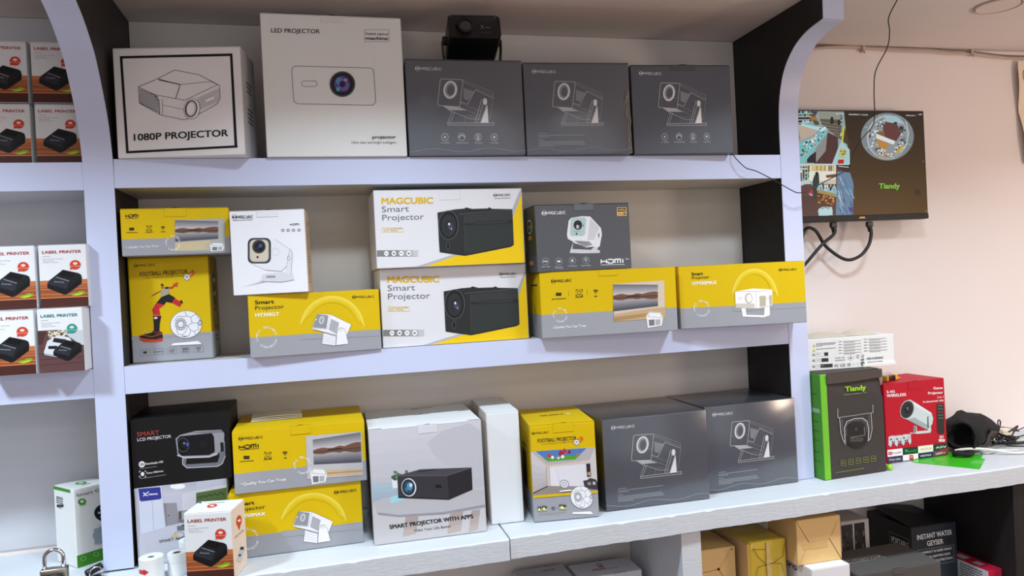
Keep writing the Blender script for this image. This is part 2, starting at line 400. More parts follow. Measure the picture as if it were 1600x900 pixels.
# worktop: two painted lengths meeting in a rough joint
def worktop(label, x0, x1, yf, seed):
    rnd = random.Random(seed); bm = bmesh.new(); n = int((x1-x0)/.012); top = []; bot = []
    for i in range(n+1):
        x = x0+(x1-x0)*i/n; chip = .0010*rnd.random()+(.0022 if rnd.random() < .05 else 0)
        z = ctz(x); e = yf+.0012*math.sin(x*23+seed)
        top.append([bm.verts.new((x, YB-.001, z)), bm.verts.new((x, e+.003+chip, z)), bm.verts.new((x, e, z-.002-chip)), bm.verts.new((x, e+.0005*rnd.random(), z-.040-.001*rnd.random())), bm.verts.new((x, YB-.001, z-.041))])
    for A, B in zip(top, top[1:]):
        for k in range(5): bm.faces.new((A[k], A[(k+1) % 5], B[(k+1) % 5], B[k]))
    bm.faces.new(top[0]); bm.faces.new(top[-1][::-1])
    o = fin(bm, 'worktop', M_COUNTER); return tag(o, label, 'worktop')
worktop('long white painted worktop section running right from the joint, carrying the black and green box', .3200, 2.60, -.112, 3)
worktop('white painted worktop section left of the joint, carrying the label rolls and padlock', -1.40, .3165, -.118, 5)
# thin painted filler board standing in the joint
base = thing('base_cabinet', 'white painted open base cabinet under the worktop with a dark end panel', 'cabinet', (0, 0, 0))
CB = ctz(.7)-.0425
box('divider', .680, .724, -.100, YB-.002, .35, CB-.001, M_COUNTER, base, bev=.0008)
box('divider', -.62, -.576, -.100, YB-.002, .35, ctz(-.6)-.043, M_COUNTER, base, bev=.0008)
box('end_panel', 1.521, 1.575, -.098, YB-.002, .0, CB-.0005, M_DARKW, base, bev=.0008)
box('front_board', 1.5765, 2.4, -.098, -.08, .0, CB-.0005, M_BROWNW, base, bev=.0008)
box('bottom_board', -1.3, 1.520, -.09, YB-.002, .31, .349, M_COUNTER, base)
box('back_panel', -1.3, .679, YB-.006, YB-.002, .35, CB-.012, M_BACK, base)
box('back_panel', .725, 1.520, YB-.006, YB-.002, .35, CB-.001, M_BACK, base)

# ------------------------------------------------------------------ cartons
def body(parent, W, H, D, paint, m, split=None, bev=.0011, warp=.0006, seed=0, name='body', lid=True):
    rnd = random.Random(seed); bm = bmesh.new(); lh = .0011 if lid else 0
    cube(bm, 0, W, 0, D, 0, H-lh, bev)
    for ax, s in ((0, W), (2, H)):
        for f in (.25, .5, .75):
            co = [0, 0, 0]; no = [0, 0, 0]; co[ax] = s*f; no[ax] = 1
            bmesh.ops.bisect_plane(bm, geom=bm.verts[:]+bm.edges[:]+bm.faces[:], plane_co=co, plane_no=no)
    if split:
        bmesh.ops.bisect_plane(bm, geom=bm.verts[:]+bm.edges[:]+bm.faces[:], plane_co=(0, 0, H*split), plane_no=(0, 0, 1))
    k = [rnd.uniform(-1, 1) for _ in range(4)]
    for v in bm.verts:       # old card walls bulge inward or sag a little
        x, y, z = v.co.x/W, v.co.y/max(D, .001), v.co.z/H
        b = math.sin(math.pi*min(max(x, 0), 1))*math.sin(math.pi*min(max(z, 0), 1))
        if v.co.y < bev*1.5: v.co.y += abs(b)*warp*(.5+abs(k[0]))*0.3
        if v.co.y > D-bev*1.5: v.co.y -= abs(b)*warp
    o = fin(bm, name, m, parent); setcol(o.data, paint)
    if lid:
        bm = bmesh.new(); cube(bm, .0004, W-.0004, .0003, D-.0004, H-.0009, H, .0004)
        l = fin(bm, 'lid', m, parent); setcol(l.data, lambda n, c: paint(Vector((0, 0, 1)), Vector((c.x, c.y, H))))
    return o
def tab(parent, W, H, u0, u1, d, col, m, y=-.0010):
    """tuck tab folded from the lid into the front wall, with the dark slot above it"""
    bm = bmesh.new(); cube(bm, W*u0, W*u1, y, -.0002, H-d, H-.0006, .0003)
    o = fin(bm, 'tuck_tab', m, parent); setcol(o.data, lambda n, c: col)
    bm = bmesh.new(); xs = [u0+(u1-u0)*t for t in (0, .25, .5, .75, 1)]; zz = [0, 0, .0016, .0003, 0]
    for (a, za), (b, zb) in zip(list(zip(xs, zz)), list(zip(xs, zz))[1:]):
        vs = [bm.verts.new(p) for p in ((W*a, .0002, H+.00015+za), (W*b, .0002, H+.00015+zb), (W*b, .0016, H+.00015), (W*a, .0016, H+.00015))]
        bm.faces.new(vs)
    s = fin(bm, 'tab_slot', M_CARD, parent); setcol(s.data, lambda n, c: (38, 34, 30))
def wrap(parent, W, H, D, seed=1):
    rnd = random.Random(seed); bm = bmesh.new(); e = .0011; cube(bm, -e, W+e, -e, D+e, .0002, H+e, .0018, 2)
    o = fin(bm, 'shrink_wrap', M_WRAP, parent, smooth=30)
    # heat-sealed seam of the film: a thin raised ridge
    s = mat('film_seam', (196, 200, 206), rough=.3)
    pts = []
    for i in range(13):
        x = W*(i/12); pts.append((x, -e-.0004, H*.055+H*.018*math.sin(i*1.1+seed)))
    bm = bmesh.new(); sweep(bm, catmull(pts, 3), .00022, 4); fin(bm, 'film_ridge', s, o)
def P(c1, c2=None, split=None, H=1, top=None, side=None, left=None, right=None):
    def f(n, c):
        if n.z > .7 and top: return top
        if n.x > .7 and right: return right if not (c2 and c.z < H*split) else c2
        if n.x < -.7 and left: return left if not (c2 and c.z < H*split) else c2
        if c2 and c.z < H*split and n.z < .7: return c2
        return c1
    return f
T = {
'p1080':(-0.3520,-0.0050,0.2615,-8.42,-0.66,0.2262,0.1999,0.100), 'led':(-0.0930,-0.0102,0.2615,0.23,-0.26,0.2660,0.2733,0.110),
'dk1':(0.1770,-0.0095,0.2612,-1.84,-0.30,0.2370,0.1925,0.145), 'dk2':(0.4190,-0.0102,0.2612,-3.81,-.30,0.2273,0.1910,0.145),
'dk3':(0.6570,-0.0108,0.2612,-3.87,-.30,0.2282,0.1920,0.145), 'foot':(-0.3575,0.0471,-0.1176,0.8,0.19,0.1440,0.1993,0.118),
'qual1':(-0.3545,0.0000,0.0832,3.0,0.0,0.1860,0.0871,0.110), 'gt':(-0.1399,-0.0182,-0.1172,2.56,0.27,0.2440,0.1185,0.110),
'wht':(-0.1641,-0.0194,0.0018,-3.34,0.27,0.1359,0.1575,0.104), 'hyl':(0.1080,0.0070,-0.1171,1.5,0,0.3035,0.1572,0.128),
'hyu':(0.1019,-0.0170,0.0408,1.5,0,0.3025,0.1535,0.128), 'qual2':(0.4287,-0.0236,-0.1173,-4.19,0.14,0.2944,0.1357,0.128),
'hdmi':(0.4243,-0.0269,0.0190,0.13,0.14,0.2074,0.1383,0.085), 'max1':(0.7409,-0.0215,-0.1174,-8.92,-0.03,0.2835,0.1352,0.060),
'xn':(-0.3565,0.0070,-0.4878,0.7,0.36,0.1610,0.1435,0.120), 'smart':(-0.3580,0.0070,-0.3435,0.9,.30,0.1720,0.1273,0.160),
'max2':(-0.1904,-0.0277,-0.4867,0.37,0,0.2411,0.1210,0.140), 'qual3':(-0.1781,-0.0323,-0.3655,0.47,0,0.2403,0.1167,0.190),
'lab':(-0.2534,-0.1084,-0.4874,-12.03,0.30,0.0811,0.1184,0.071), 'apps':(0.0689,-0.0549,-0.4856,-1.17,0.33,0.2175,0.2196,0.120),
'blank':(0.3032,-0.0274,-0.4843,-3.07,.33,0.0670,0.2256,0.190), 'foot2':(0.3862,-0.0484,-0.4837,-7.26,0.33,0.1338,0.1958,0.190),
'dkA':(0.5438,-0.0413,-0.4828,-1.24,0.33,0.2333,0.1901,0.200), 'dkB':(0.7911,-0.0164,-0.4814,0.39,0.33,0.2245,0.1896,0.182),
'tian':(1.0730,-0.0304,-0.4799,2.87,.33,0.1725,0.2400,0.120), 'red':(1.2903,0.0287,-0.4768,2.84,.33,0.1845,0.1896,0.115),
'aa':(1.0804,0.0235,-0.2385,-5.93,0.33,0.2221,0.0733,0.128), 
}
def carton(key, name, label, cat='box', group=None, T_=None):
    x, y, z, ya, ro, W, H, D = T_ or T[key]
    if key in ('p1080', 'led', 'dk1', 'dk2', 'dk3'): z, ro = .2617, 0
    if key in ('foot', 'hyl', 'qual2', 'gt', 'max1'): z, ro = -.1171, 0
    if key in ('xn', 'max2', 'lab', 'apps', 'blank', 'foot2', 'dkA', 'dkB', 'tian'): z, ro = CT+.0058*x+.0006+.0002, .333
    r = thing(name, label, cat, (x, y, z+EZ), math.radians(ya), group, -math.radians(ro))
    return r, W, H, D

# ---- designs
YEL, GRY, DK, WHT = (218, 184, 0), (158, 160, 166), (78, 83, 94), (236, 236, 238)
INK = (40, 36, 30)
def art_dark(icons):
    a = Art((50, 145), (830, 160), (845, 785), (80, 785)); c = (222, 224, 228); c2 = (165, 168, 174)
    a.logo(120, 216, 295, 221, 17, c)
    a.p([(440, 340), (512, 365), (470, 425), (441, 412)], (138, 140, 148))
    a.p([(300, 458), (400, 465), (462, 490), (342, 487)], (190, 193, 200))
    a.line([(293, 279), (430, 285), (437, 292), (414, 462), (405, 466), (272, 455), (267, 446), (286, 286)], 2.6, c, True)
    a.line([(275, 380), (425, 388)], 1.2, c2)
    a.ring(352, 352, 40, 54, 12, (226, 228, 232), 8); a.ring(354, 354, 30, 43, 3, c, 8); a.ring(356, 356, 24, 36, 1.6, c2, 8)
    a.line([(437, 287), (635, 372), (636, 412), (616, 538), (600, 552)], 2, c2)
    a.line([(437, 300), (635, 392)], 1.8, c2); a.line([(412, 440), (560, 500)], 1.6, c2); a.line([(414, 466), (545, 525)], 1.8, c2)
    a.line([(520, 352), (466, 450), (416, 432)], 2.2, c); a.line([(520, 352), (634, 408)], 2.2, c)
    a.line([(342, 488), (480, 545), (545, 548)], 2, c); a.line([(460, 522), (520, 532)], 1.6, c2)
    a.line([(380, 497), (348, 571)], 2, c); a.line([(364, 494), (332, 571)], 2, c); a.line([(445, 525), (446, 571)], 1.8, c2)
    a.line([(562, 412), (512, 572)], 2.4, c); a.line([(574, 430), (528, 574)], 5, c2); a.line([(592, 452), (548, 574)], 2, c)
    a.ell(582, 432, 14, 23, (236, 238, 240)); a.p([(597, 452), (551, 574), (603, 574)], (244, 245, 247))
    a.line([(332, 571), (638, 572), (638, 589), (334, 585)], 2.4, c, True); a.line([(333, 578), (638, 581)], 1.2, c2)
    if icons:
        for x, y in ((313, 664), (424, 664), (532, 666), (639, 667)): a.ring(x, y, 22, 24, 2.2, c)
        a.p([(316, 650), (304, 667), (312, 667), (309, 680), (322, 661), (314, 661)], c)
        a.line([(406, 668), (414, 656), (426, 652), (438, 658), (444, 668)], 5, c)
        a.rrl(523, 650, 541, 684, 3, 2, c); a.ell(532, 660, 4, 5, c); a.ell(532, 674, 5, 6, c)
        a.ell(639, 667, 7, 8, c)
        for k in range(8):
            t = k*math.pi/4; a.line([(639+10*math.cos(t), 667+11*math.sin(t)), (639+14*math.cos(t), 667+15*math.sin(t))], 2, c)
        a.txt('3-in-1 (MEMC)', 286, 705, 343, 705, 8, c); a.txt('Flexible Positioning', 386, 706, 466, 706, 8, c)
        a.txt('HiFi Speaker', 508, 707, 562, 707, 8, c); a.txt('Super Bright', 614, 708, 668, 708, 8, c)
    else:
        for y, x1, h in ((640, 225, 6), (654, 500, 6), (664, 245, 6), (684, 205, 6), (697, 490, 6), (707, 500, 6), (717, 505, 6), (727, 280, 6)):
            a.greek(165, y, x1, y+1, h*.75, c2)
    return a
def dark_box(key, label, group, icons, wrapd=True):
    r, W, H, D = carton(key, 'projector_box', label, 'box', group)
    body(r, W, H, D, lambda n, c: DK if n.y < -.5 else (60, 63, 71), M_GLOSSY, seed=len(key)+ord(key[-1]))
    art_dark(icons).build('printed_artwork', r, W, H)
    if wrapd: wrap(r, W, H, D, ord(key[-1]))
    return r, W, H, D
GD = 'dark grey wireframe projector boxes'
dark_box('dk1', 'dark grey shrink-wrapped projector box on the top shelf under the small black projector', GD, True)
r, W, H, D = dark_box('dk2', 'dark grey projector box in the middle of the three dark boxes on the top shelf', GD, False)
bm = bmesh.new(); rnd = random.Random(3)   # crumpled film at the right end, pale strands put in for crease highlights
for k in range(16):
    x = W*(.955+.035*rnd.random()); z = H*(.03+.62*rnd.random()); 
    sweep(bm, [(x, -.0016, z), (x+rnd.uniform(-.003, .003), -.0032-.002*rnd.random(), z+.008), (x+rnd.uniform(-.004, .002), -.0016, z+.02)], .0004, 4)
fin(bm, 'crumpled_film', mat('film_crease_glint', (196, 170, 130), rough=.2, spec=.9), r)
r, W, H, D = dark_box('dk3', 'dark grey projector box nearest the black side panel on the top shelf', GD, True, False)
tab(r, W, H, .4, .64, .012, (70, 72, 79), M_GLOSSY)
dark_box('dkA', 'left large dark grey projector box on the worktop beside the small yellow box', GD, False)
dark_box('dkB', 'right large dark grey projector box on the worktop against the black side panel', GD, False)

# white 1080P box
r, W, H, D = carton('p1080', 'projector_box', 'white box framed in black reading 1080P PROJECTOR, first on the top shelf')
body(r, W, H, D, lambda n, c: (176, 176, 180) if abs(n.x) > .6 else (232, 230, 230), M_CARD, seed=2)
a = Art((530, 228), (1128, 224), (1155, 742), (553, 745)); k = (18, 18, 20); g2 = (96, 96, 100)
for q in ([(565, 265), (1090, 258), (1090, 270), (566, 276)], [(1079, 258), (1091, 258), (1115, 708), (1102, 708)], [(592, 712), (1116, 697), (1116, 708), (592, 723)], [(565, 265), (577, 265), (604, 722), (592, 722)]): a.p(q, k)
a.line([(650, 410), (740, 373), (818, 333), (935, 357), (1030, 410), (1033, 470), (1018, 497), (930, 545), (865, 570), (755, 545), (655, 487)], 2.6, g2, True)
a.line([(650, 410), (725, 447), (865, 477), (1022, 405)], 2.2, g2); a.line([(740, 373), (843, 402), (990, 390), (1030, 410)], 2, g2)
a.line([(745, 378), (845, 402)], 4, k); a.line([(845, 402), (823, 470)], 3, k)
for i in range(9): a.line([(655, 420+i*8), (742, 458+i*9)], 3.2, (52, 52, 56))
a.line([(725, 450), (745, 475), (748, 540)], 4, g2); a.line([(762, 470), (762, 548)], 2, g2); a.line([(762, 497), (860, 520)], 1.6, g2)
for i in range(9): a.line([(925, 470+i*7), (1030, 424+i*7)], 1.6, (120, 120, 124))
a.p([(963, 475), (1004, 460), (1006, 472), (965, 488)], (240, 240, 240))
a.ell(900, 519, 37, 48, (240, 240, 240), 8); a.ring(900, 519, 37, 48, 2.4, g2, 8); a.ring(896, 518, 26, 38, 6, (60, 60, 64), 8); a.ring(894, 518, 20, 31, 2, g2, 8)
a.txt('1080P PROJECTOR', 628, 664, 1072, 652, 32, k, .022)
a.build('printed_artwork', r, W, H)
a = Art((0, 0), (100, 0), (100, 200), (0, 200))
for z in (60, 68, 76, 110, 118, 126, 134): a.greek(30, z, 70, z, 3, (70, 70, 74))
a.build('side_lettering', r, W, H, 'right', D)

# tall white LED box
r, W, H, D = carton('led', 'projector_box', 'tall off-white box reading LED PROJECTOR with a blue lens printed on it')
body(r, W, H, D, lambda n, c: (205, 205, 204) if abs(n.x) > .6 else (226, 228, 226), M_CARD, seed=4)
tab(r, W, H, .42, .58, .014, (220, 221, 219), M_CARD)
a = Art((90, 72), (860, 105), (890, 852), (130, 852)); k = (38, 38, 42)
a.txt('LED PROJECTOR', 153, 180, 418, 187, 23, k, .016)
a.rrl(662, 168, 796, 232, 5, 1.6, (90, 90, 92)); a.txt('Sealed optical', 668, 194, 790, 198, 13, k, .01); a.txt('machine', 668, 221, 790, 224, 17, k, .03)
a.line([(290, 363), (690, 375), (706, 382), (712, 400), (720, 555), (714, 570), (700, 577), (300, 567), (282, 560), (275, 545), (265, 385), (270, 370)], 2.4, (60, 60, 64), True)
a.line(rrect(319, 444, 403, 474, 15), 2, (70, 70, 74), True)
a.ell(540, 462, 70, 70, (40, 40, 46)); a.ring(540, 462, 66, 66, 5, (92, 92, 96)); a.ell(540, 462, 55, 56, (30, 28, 40)); a.ell(538, 462, 46, 48, (62, 58, 96)); a.ell(530, 458, 36, 40, (84, 78, 136)); a.ell(548, 470, 28, 30, (110, 96, 160)); a.ell(522, 446, 18, 20, (96, 132, 190)); a.ell(540, 462, 17, 18, (44, 36, 70)); a.ell(556, 440, 12, 8, (176, 132, 190)); a.ring(540, 462, 46, 47, 3, (38, 40, 60)); a.ell(516, 490, 10, 12, (80, 170, 190))
a.txt('projector', 700, 757, 828, 757, 17, k, .03); a.txt('Ultra clear and bright intelligent', 588, 783, 830, 784, 13, (70, 70, 74))
a.build('printed_artwork', r, W, H)

# shared motifs
def badge(a, cx, cy, r, h, c=(244, 244, 246), ry=None): a.ctxt('SIMPLE. RELIABLE. AFFORDABLE. ', cx, cy, r, h, c, -110, 250, ry=ry)
def quality(hdmi_top=True, logo=True):   # frame of the zoomed box beside the white box on top of the football box
    a = Art((38, 132), (525, 130), (540, 328), (52, 342))
    if hdmi_top: a.stroke('HDmI', 66, 170, 124, 169, 12, INK, 3.4, .3)
    return a
def landscape(a, q, frame=None):
    TL, TR, BR, BL = q
    f = lambda u, v: (TL[0]+(TR[0]-TL[0])*u+((BL[0]-TL[0])*(1-u)+(BR[0]-TR[0])*u)*v, TL[1]+(TR[1]-TL[1])*u+((BL[1]-TL[1])*(1-u)+(BR[1]-TR[1])*u)*v)
    Q = lambda u0, v0, u1, v1: [f(u0, v0), f(u1, v0), f(u1, v1), f(u0, v1)]
    a.g(Q(0, 0, 1, .45), (108, 108, 118), (214, 206, 204), 7)
    a.g(Q(0, .5, 1, 1), (196, 190, 188), (70, 72, 84), 7)
    ridge = [(0, .42), (.1, .38), (.2, .36), (.3, .4), (.42, .41), (.55, .36), (.65, .4), (.78, .34), (.9, .31), (1, .33)]
    a.p([f(u, v) for u, v in ridge] + [f(1, .5), f(0, .5)], (120, 84, 66))
    a.p([f(u, .5+(.5-v)*.8) for u, v in ridge][::-1] + [f(0, .5), f(1, .5)], (108, 78, 64))
    a.p([f(.3, .46), f(.5, .44), f(.6, .46), f(.62, .5), f(.3, .5)], (60, 44, 36))
    a.line([f(0, .5), f(1, .5)], abs(BL[1]-TL[1])*.02, (60, 50, 46))
def small_box_projector(a, x0, y0, x1, y1):  # little tilted white projector
    w_, h_ = x1-x0, y1-y0; f = lambda u, v: (x0+w_*u, y0+h_*v)
    a.p([f(.0, .25), f(.2, 0), f(.85, .05), f(1, .35), f(.92, .85), f(.1, 1), f(.05, .6)], (238, 238, 240))
    a.line([f(.08, .3), f(.2, .04), f(.84, .08), f(.95, .38), f(.08, .3)], w_*.02, (120, 120, 122))
    a.p([f(.15, .5), f(.5, .48), f(.5, .85), f(.18, .88)], (120, 120, 124)); a.p([f(.55, .48), f(.85, .46), f(.84, .8), f(.55, .84)], (176, 176, 180))
def icon_chip(a, x, y, s): a.rr(x-s, y-s*.55, x+s, y+s*.55, s*.1, INK); a.line([(x-s*.7, y), (x+s*.7, y)], s*.12, (110, 96, 40))
def icon_focus(a, x, y, s):
    for sx in (-1, 1):
        for sy in (-1, 1): a.line([(x+sx*s, y+sy*s*.35), (x+sx*s, y+sy*s), (x+sx*s*.35, y+sy*s)], s*.17, INK)
    a.rrl(x-s*.5, y-s*.5, x+s*.5, y+s*.5, 1, s*.12, INK); a.line([(x, y-s*.95), (x, y-s*.5)], s*.12, INK); a.line([(x, y+s*.5), (x, y+s*.95)], s*.12, INK)
def icon_wifi(a, x, y, s):
    for k, rr_ in enumerate((.35, .68, 1.0)):
        a.line([(x+s*rr_*math.sin(math.radians(t)), y+s*.4-s*rr_*math.cos(math.radians(t))) for t in range(-48, 49, 16)], s*.17, INK)
    a.ell(x, y+s*.42, s*.13, s*.13, INK)

# qual1: yellow/grey box top-left of the middle shelf
r, W, H, D = carton('qual1', 'projector_box', 'small yellow and grey box lying on top of the football projector box', group='yellow and grey projector boxes')
body(r, W, H, D, P(YEL, GRY, .36, H), M_CARD, split=.36, seed=5); tab(r, W, H, .40, .60, .016, YEL, M_CARD)
a = quality(); a.greek(66, 176, 122, 175, 2, INK)
icon_chip(a, 94, 221, 11); a.greek(70, 238, 122, 237, 2.5, INK); icon_focus(a, 173, 218, 11); a.greek(158, 237, 190, 236, 3, INK); icon_wifi(a, 236, 218, 13); a.greek(228, 235, 246, 235, 3, INK)
a.p([(289, 182), (510, 178), (516, 320), (291, 322)], (178, 176, 172)); landscape(a, [(290, 184), (482, 190), (484, 266), (292, 278)])
a.p([(292, 285), (450, 272), (450, 312), (292, 316)], (206, 190, 150)); a.p([(420, 290), (450, 285), (512, 318), (450, 320)], (190, 184, 170))
small_box_projector(a, 448, 282, 512, 322)
badge(a, 282, 283, 27, 8); a.txt('Quality You Can Trust', 82, 306, 218, 300, 9, (246, 246, 248), .012); a.line([(68, 303), (76, 303)], 2, WHT)
a.build('printed_artwork', r, W, H)

# qual2
r, W, H, D = carton('qual2', 'projector_box', 'yellow and grey box with a lake picture under the dark HDMI box', group='yellow and grey projector boxes')
body(r, W, H, D, P(YEL, GRY, .36, H), M_CARD, split=.36, seed=6); tab(r, W, H, .43, .57, .013, YEL, M_CARD)
def art_q2():
    a = Art((110, 505), (845, 472), (865, 815), (130, 862))
    a.logo(176, 558, 287, 552, 13, INK)
    icon_chip(a, 217, 621, 15); a.greek(180, 650, 256, 646, 4, INK); icon_focus(a, 329, 613, 17); a.greek(308, 640, 350, 637, 4, INK); icon_wifi(a, 418, 608, 18); a.greek(411, 635, 427, 634, 5, INK)
    a.line([(272, 600), (272, 630)], 1, INK); a.line([(372, 596), (372, 626)], 1, INK)
    a.p([(512, 566), (787, 547), (795, 748), (519, 768)], (212, 196, 176)); landscape(a, [(512, 568), (753, 570), (755, 685), (514, 714)])
    a.p([(516, 730), (700, 700), (795, 690), (795, 748), (519, 768)], (196, 168, 128)); a.p([(516, 745), (700, 722), (700, 740), (518, 768)], (176, 140, 96))
    return a
a = art_q2(); small_box_projector(a, 692, 715, 783, 802)
badge(a, 226, 734, 31, 10); a.txt('Quality You Can Trust', 196, 807, 368, 797, 14, (248, 248, 250), .012); a.line([(184, 804), (192, 803)], 3, WHT)
a.build('printed_artwork', r, W, H)
a = Art((0, 0), (100, 0), (100, 200), (0, 200)); a.greek(30, 40, 80, 40, 5, INK); a.line([(55, 100), (58, 150)], 2, INK); a.build('side_lettering', r, W, H, 'left', D)

# qual3
r, W, H, D = carton('qual3', 'projector_box', 'yellow and grey box on the worktop with a white leaflet on its top', group='yellow and grey projector boxes')
body(r, W, H, D, P(YEL, GRY, .33, H), M_CARD, split=.33, seed=7); tab(r, W, H, .43, .58, .016, YEL, M_CARD)
a = Art((40, 220), (730, 148), (740, 465), (58, 543))
a.logo(75, 262, 200, 250, 12, INK); a.stroke('HDmI', 80, 308, 180, 298, 17, INK, 5.5, .3); a.greek(80, 315, 180, 305, 3, INK)
icon_chip(a, 116, 351, 15); a.greek(82, 375, 154, 369, 3.5, INK); icon_focus(a, 225, 339, 16); a.greek(204, 363, 246, 359, 3.5, INK); icon_wifi(a, 314, 330, 18); a.greek(308, 354, 322, 353, 4, INK)
a.p([(422, 238), (715, 210), (720, 438), (428, 462)], (190, 190, 192)); landscape(a, [(458, 256), (710, 214), (713, 372), (462, 386)])
a.p([(520, 412), (716, 406), (718, 432), (524, 446)], (206, 180, 144)); a.p([(470, 430), (718, 412), (718, 420), (480, 440)], (180, 150, 112))
small_box_projector(a, 443, 404, 530, 488)
badge(a, 404, 390, 36, 11); a.txt('Quality You Can Trust', 100, 495, 320, 468, 15, (248, 248, 250), .012); a.line([(85, 488), (95, 487)], 3, WHT)
a.build('printed_artwork', r, W, H)
a = Art((0, 0), (200, 0), (200, 100), (0, 100)); a.greek(100, 30, 128, 30, 6, (214, 196, 110)); a.build('lid_lettering', r, W, H, 'top', D)

def tilt_projector(a, o, s, base=True):   # grey-faced projector on its tilting stand
    f = lambda x, y: (o[0]+(x-700)*s, o[1]+(y-355)*s)
    E = lambda *p: [f(x, y) for x, y in p]
    a.p(E((758, 355), (880, 362), (1075, 455), (1030, 560), (960, 560), (700, 495)), (238, 238, 242))
    a.p(E((758, 358), (860, 372), (838, 495), (708, 485)), (146, 148, 152))
    a.line(E((700, 490), (758, 355), (880, 362), (1075, 455), (1030, 560)), 3*s, (120, 120, 124)); a.line(E((880, 365), (845, 500), (705, 492)), 3*s, (120, 120, 124))
    a.line(E((720, 512), (830, 530), (935, 580)), 3*s, (110, 110, 114))
    ex = f(795, 415); a.ring(ex[0], ex[1], 19*s, 34*s, 7*s, (226, 226, 230), 12); a.ring(ex[0], ex[1], 9*s, 22*s, 2.5*s, (226, 226, 230), 12); a.ell(*f(742, 410), 6*s, 6*s, (240, 240, 240))
    a.p(E((885, 402), (960, 440), (935, 545), (860, 505)), (172, 174, 178))
    a.p(E((812, 535), (930, 570), (925, 655), (797, 638)), (232, 232, 236)); a.line(E((812, 535), (797, 638), (925, 655), (1045, 635)), 3*s, (120, 120, 124))
    for i in range(3): a.line(E((808, 565+i*22), (928, 588+i*22)), 2*s, (160, 160, 164))
    a.p(E((960, 490), (1000, 490), (1020, 520), (1047, 635), (930, 650), (940, 530)), (238, 238, 242)); a.line(E((930, 650), (940, 530), (960, 490), (1000, 490), (1020, 520), (1047, 635)), 3*s, (120, 120, 124))
    cc = f(977, 502); a.ring(cc[0], cc[1], 14*s, 15*s, 2.5*s, (120, 120, 124))
def arc_glow(a, cx, cy, rx, ry, w):
    for i in range(7):
        pts = [(cx+(rx-w*i)*math.sin(math.radians(t)), cy-(ry-w*i)*math.cos(math.radians(t))) for t in range(-82+i*4, 88-i*2, 8)]
        a.line(pts, w*1.15, tuple(int(YEL[k]+((250, 236, 150)[k]-YEL[k])*(1-i/7.)**1.3*.6) for k in range(3)))

# gt
r, W, H, D = carton('gt', 'projector_box', 'yellow and grey box marked HY350GT under the white projector box', group='yellow and grey projector boxes')
body(r, W, H, D, P(YEL, GRY, .33, H), M_CARD, split=.33, seed=8)
a = Art((95, 185), (1335, 120), (1360, 685), (130, 775)); arc_glow(a, 895, 500, 300, 308, 9)
a.p([(600, 548), (1355, 502), (1360, 560), (600, 600)], GRY)
a.txt('Smart', 167, 270, 348, 260, 36, INK, .03); a.txt('Projector', 170, 322, 442, 305, 36, INK); a.txt('HY350GT', 172, 386, 397, 377, 33, (250, 248, 236), .03)
a.logo(1085, 208, 1292, 200, 19, INK); badge(a, 280, 578, 82, 21); tilt_projector(a, (700, 355), 1)
a.build('printed_artwork', r, W, H)
# max2
r, W, H, D = carton('max2', 'projector_box', 'yellow and grey box on the worktop, lower of two, partly behind the label printer box', group='yellow and grey projector boxes')
body(r, W, H, D, P(YEL, GRY, .33, H), M_CARD, split=.33, seed=9)
a = Art((20, 545), (720, 470), (725, 800), (43, 884)); arc_glow(a, 468, 700, 168, 160, 5)
a.p([(300, 738), (722, 700), (722, 730), (300, 770)], GRY)
a.txt('Smart', 62, 605, 160, 595, 19, INK, .03); a.txt('Projector', 64, 634, 217, 617, 19, INK); a.txt('HY350MAX', 66, 668, 217, 654, 18, (250, 248, 236), .03)
a.logo(578, 544, 697, 530, 12, INK); badge(a, 126, 776, 46, 13); tilt_projector(a, (358, 634), .56)
a.build('printed_artwork', r, W, H)
# max1
r, W, H, D = carton('max1', 'projector_box', 'yellow and grey box marked HY450MAX overhanging the right end of the middle shelf', group='yellow and grey projector boxes')
body(r, W, H, D, P(YEL, GRY, .33, H), M_CARD, split=.33, seed=10)
a = Art((115, 205), (1225, 155), (1238, 690), (130, 760)); arc_glow(a, 790, 490, 200, 262, 7)
a.p([(590, 552), (1232, 514), (1236, 560), (590, 600)], GRY)
a.txt('Smart', 235, 285, 338, 279, 27, INK, .03); a.txt('Projector', 238, 318, 393, 308, 26, INK); a.txt('HY450MAX', 240, 370, 456, 360, 31, (250, 248, 236), .03)
a.logo(1004, 243, 1157, 236, 15, INK); badge(a, 318, 575, 58, 17)
wv = (244, 242, 240); gl = (150, 146, 140)
a.p([(668, 565), (706, 565), (712, 628), (866, 632), (880, 470), (915, 462), (917, 632), (865, 650), (680, 645)], wv)
a.p([(615, 425), (770, 398), (942, 405), (940, 545), (820, 572), (618, 568)], wv)
a.line([(615, 425), (820, 424), (942, 405)], 3, gl); a.line([(800, 425), (800, 570)], 2, gl); a.p([(618, 530), (786, 530), (786, 566), (620, 566)], (206, 202, 190)); a.p([(828, 465), (938, 455), (936, 540), (830, 560)], (190, 182, 160))
a.p([(884, 460), (912, 458), (916, 560), (884, 566)], wv); a.ring(898, 484, 10, 12, 2, gl); a.ell(735, 484, 32, 44, (200, 194, 184)); a.ell(740, 484, 24, 35, (240, 238, 234)); a.ring(735, 484, 32, 44, 2.5, gl); a.ring(660, 484, 12, 11, 2, gl)
a.line([(615, 425), (618, 568), (820, 572), (940, 545)], 2.5, gl)
a.build('printed_artwork', r, W, H)

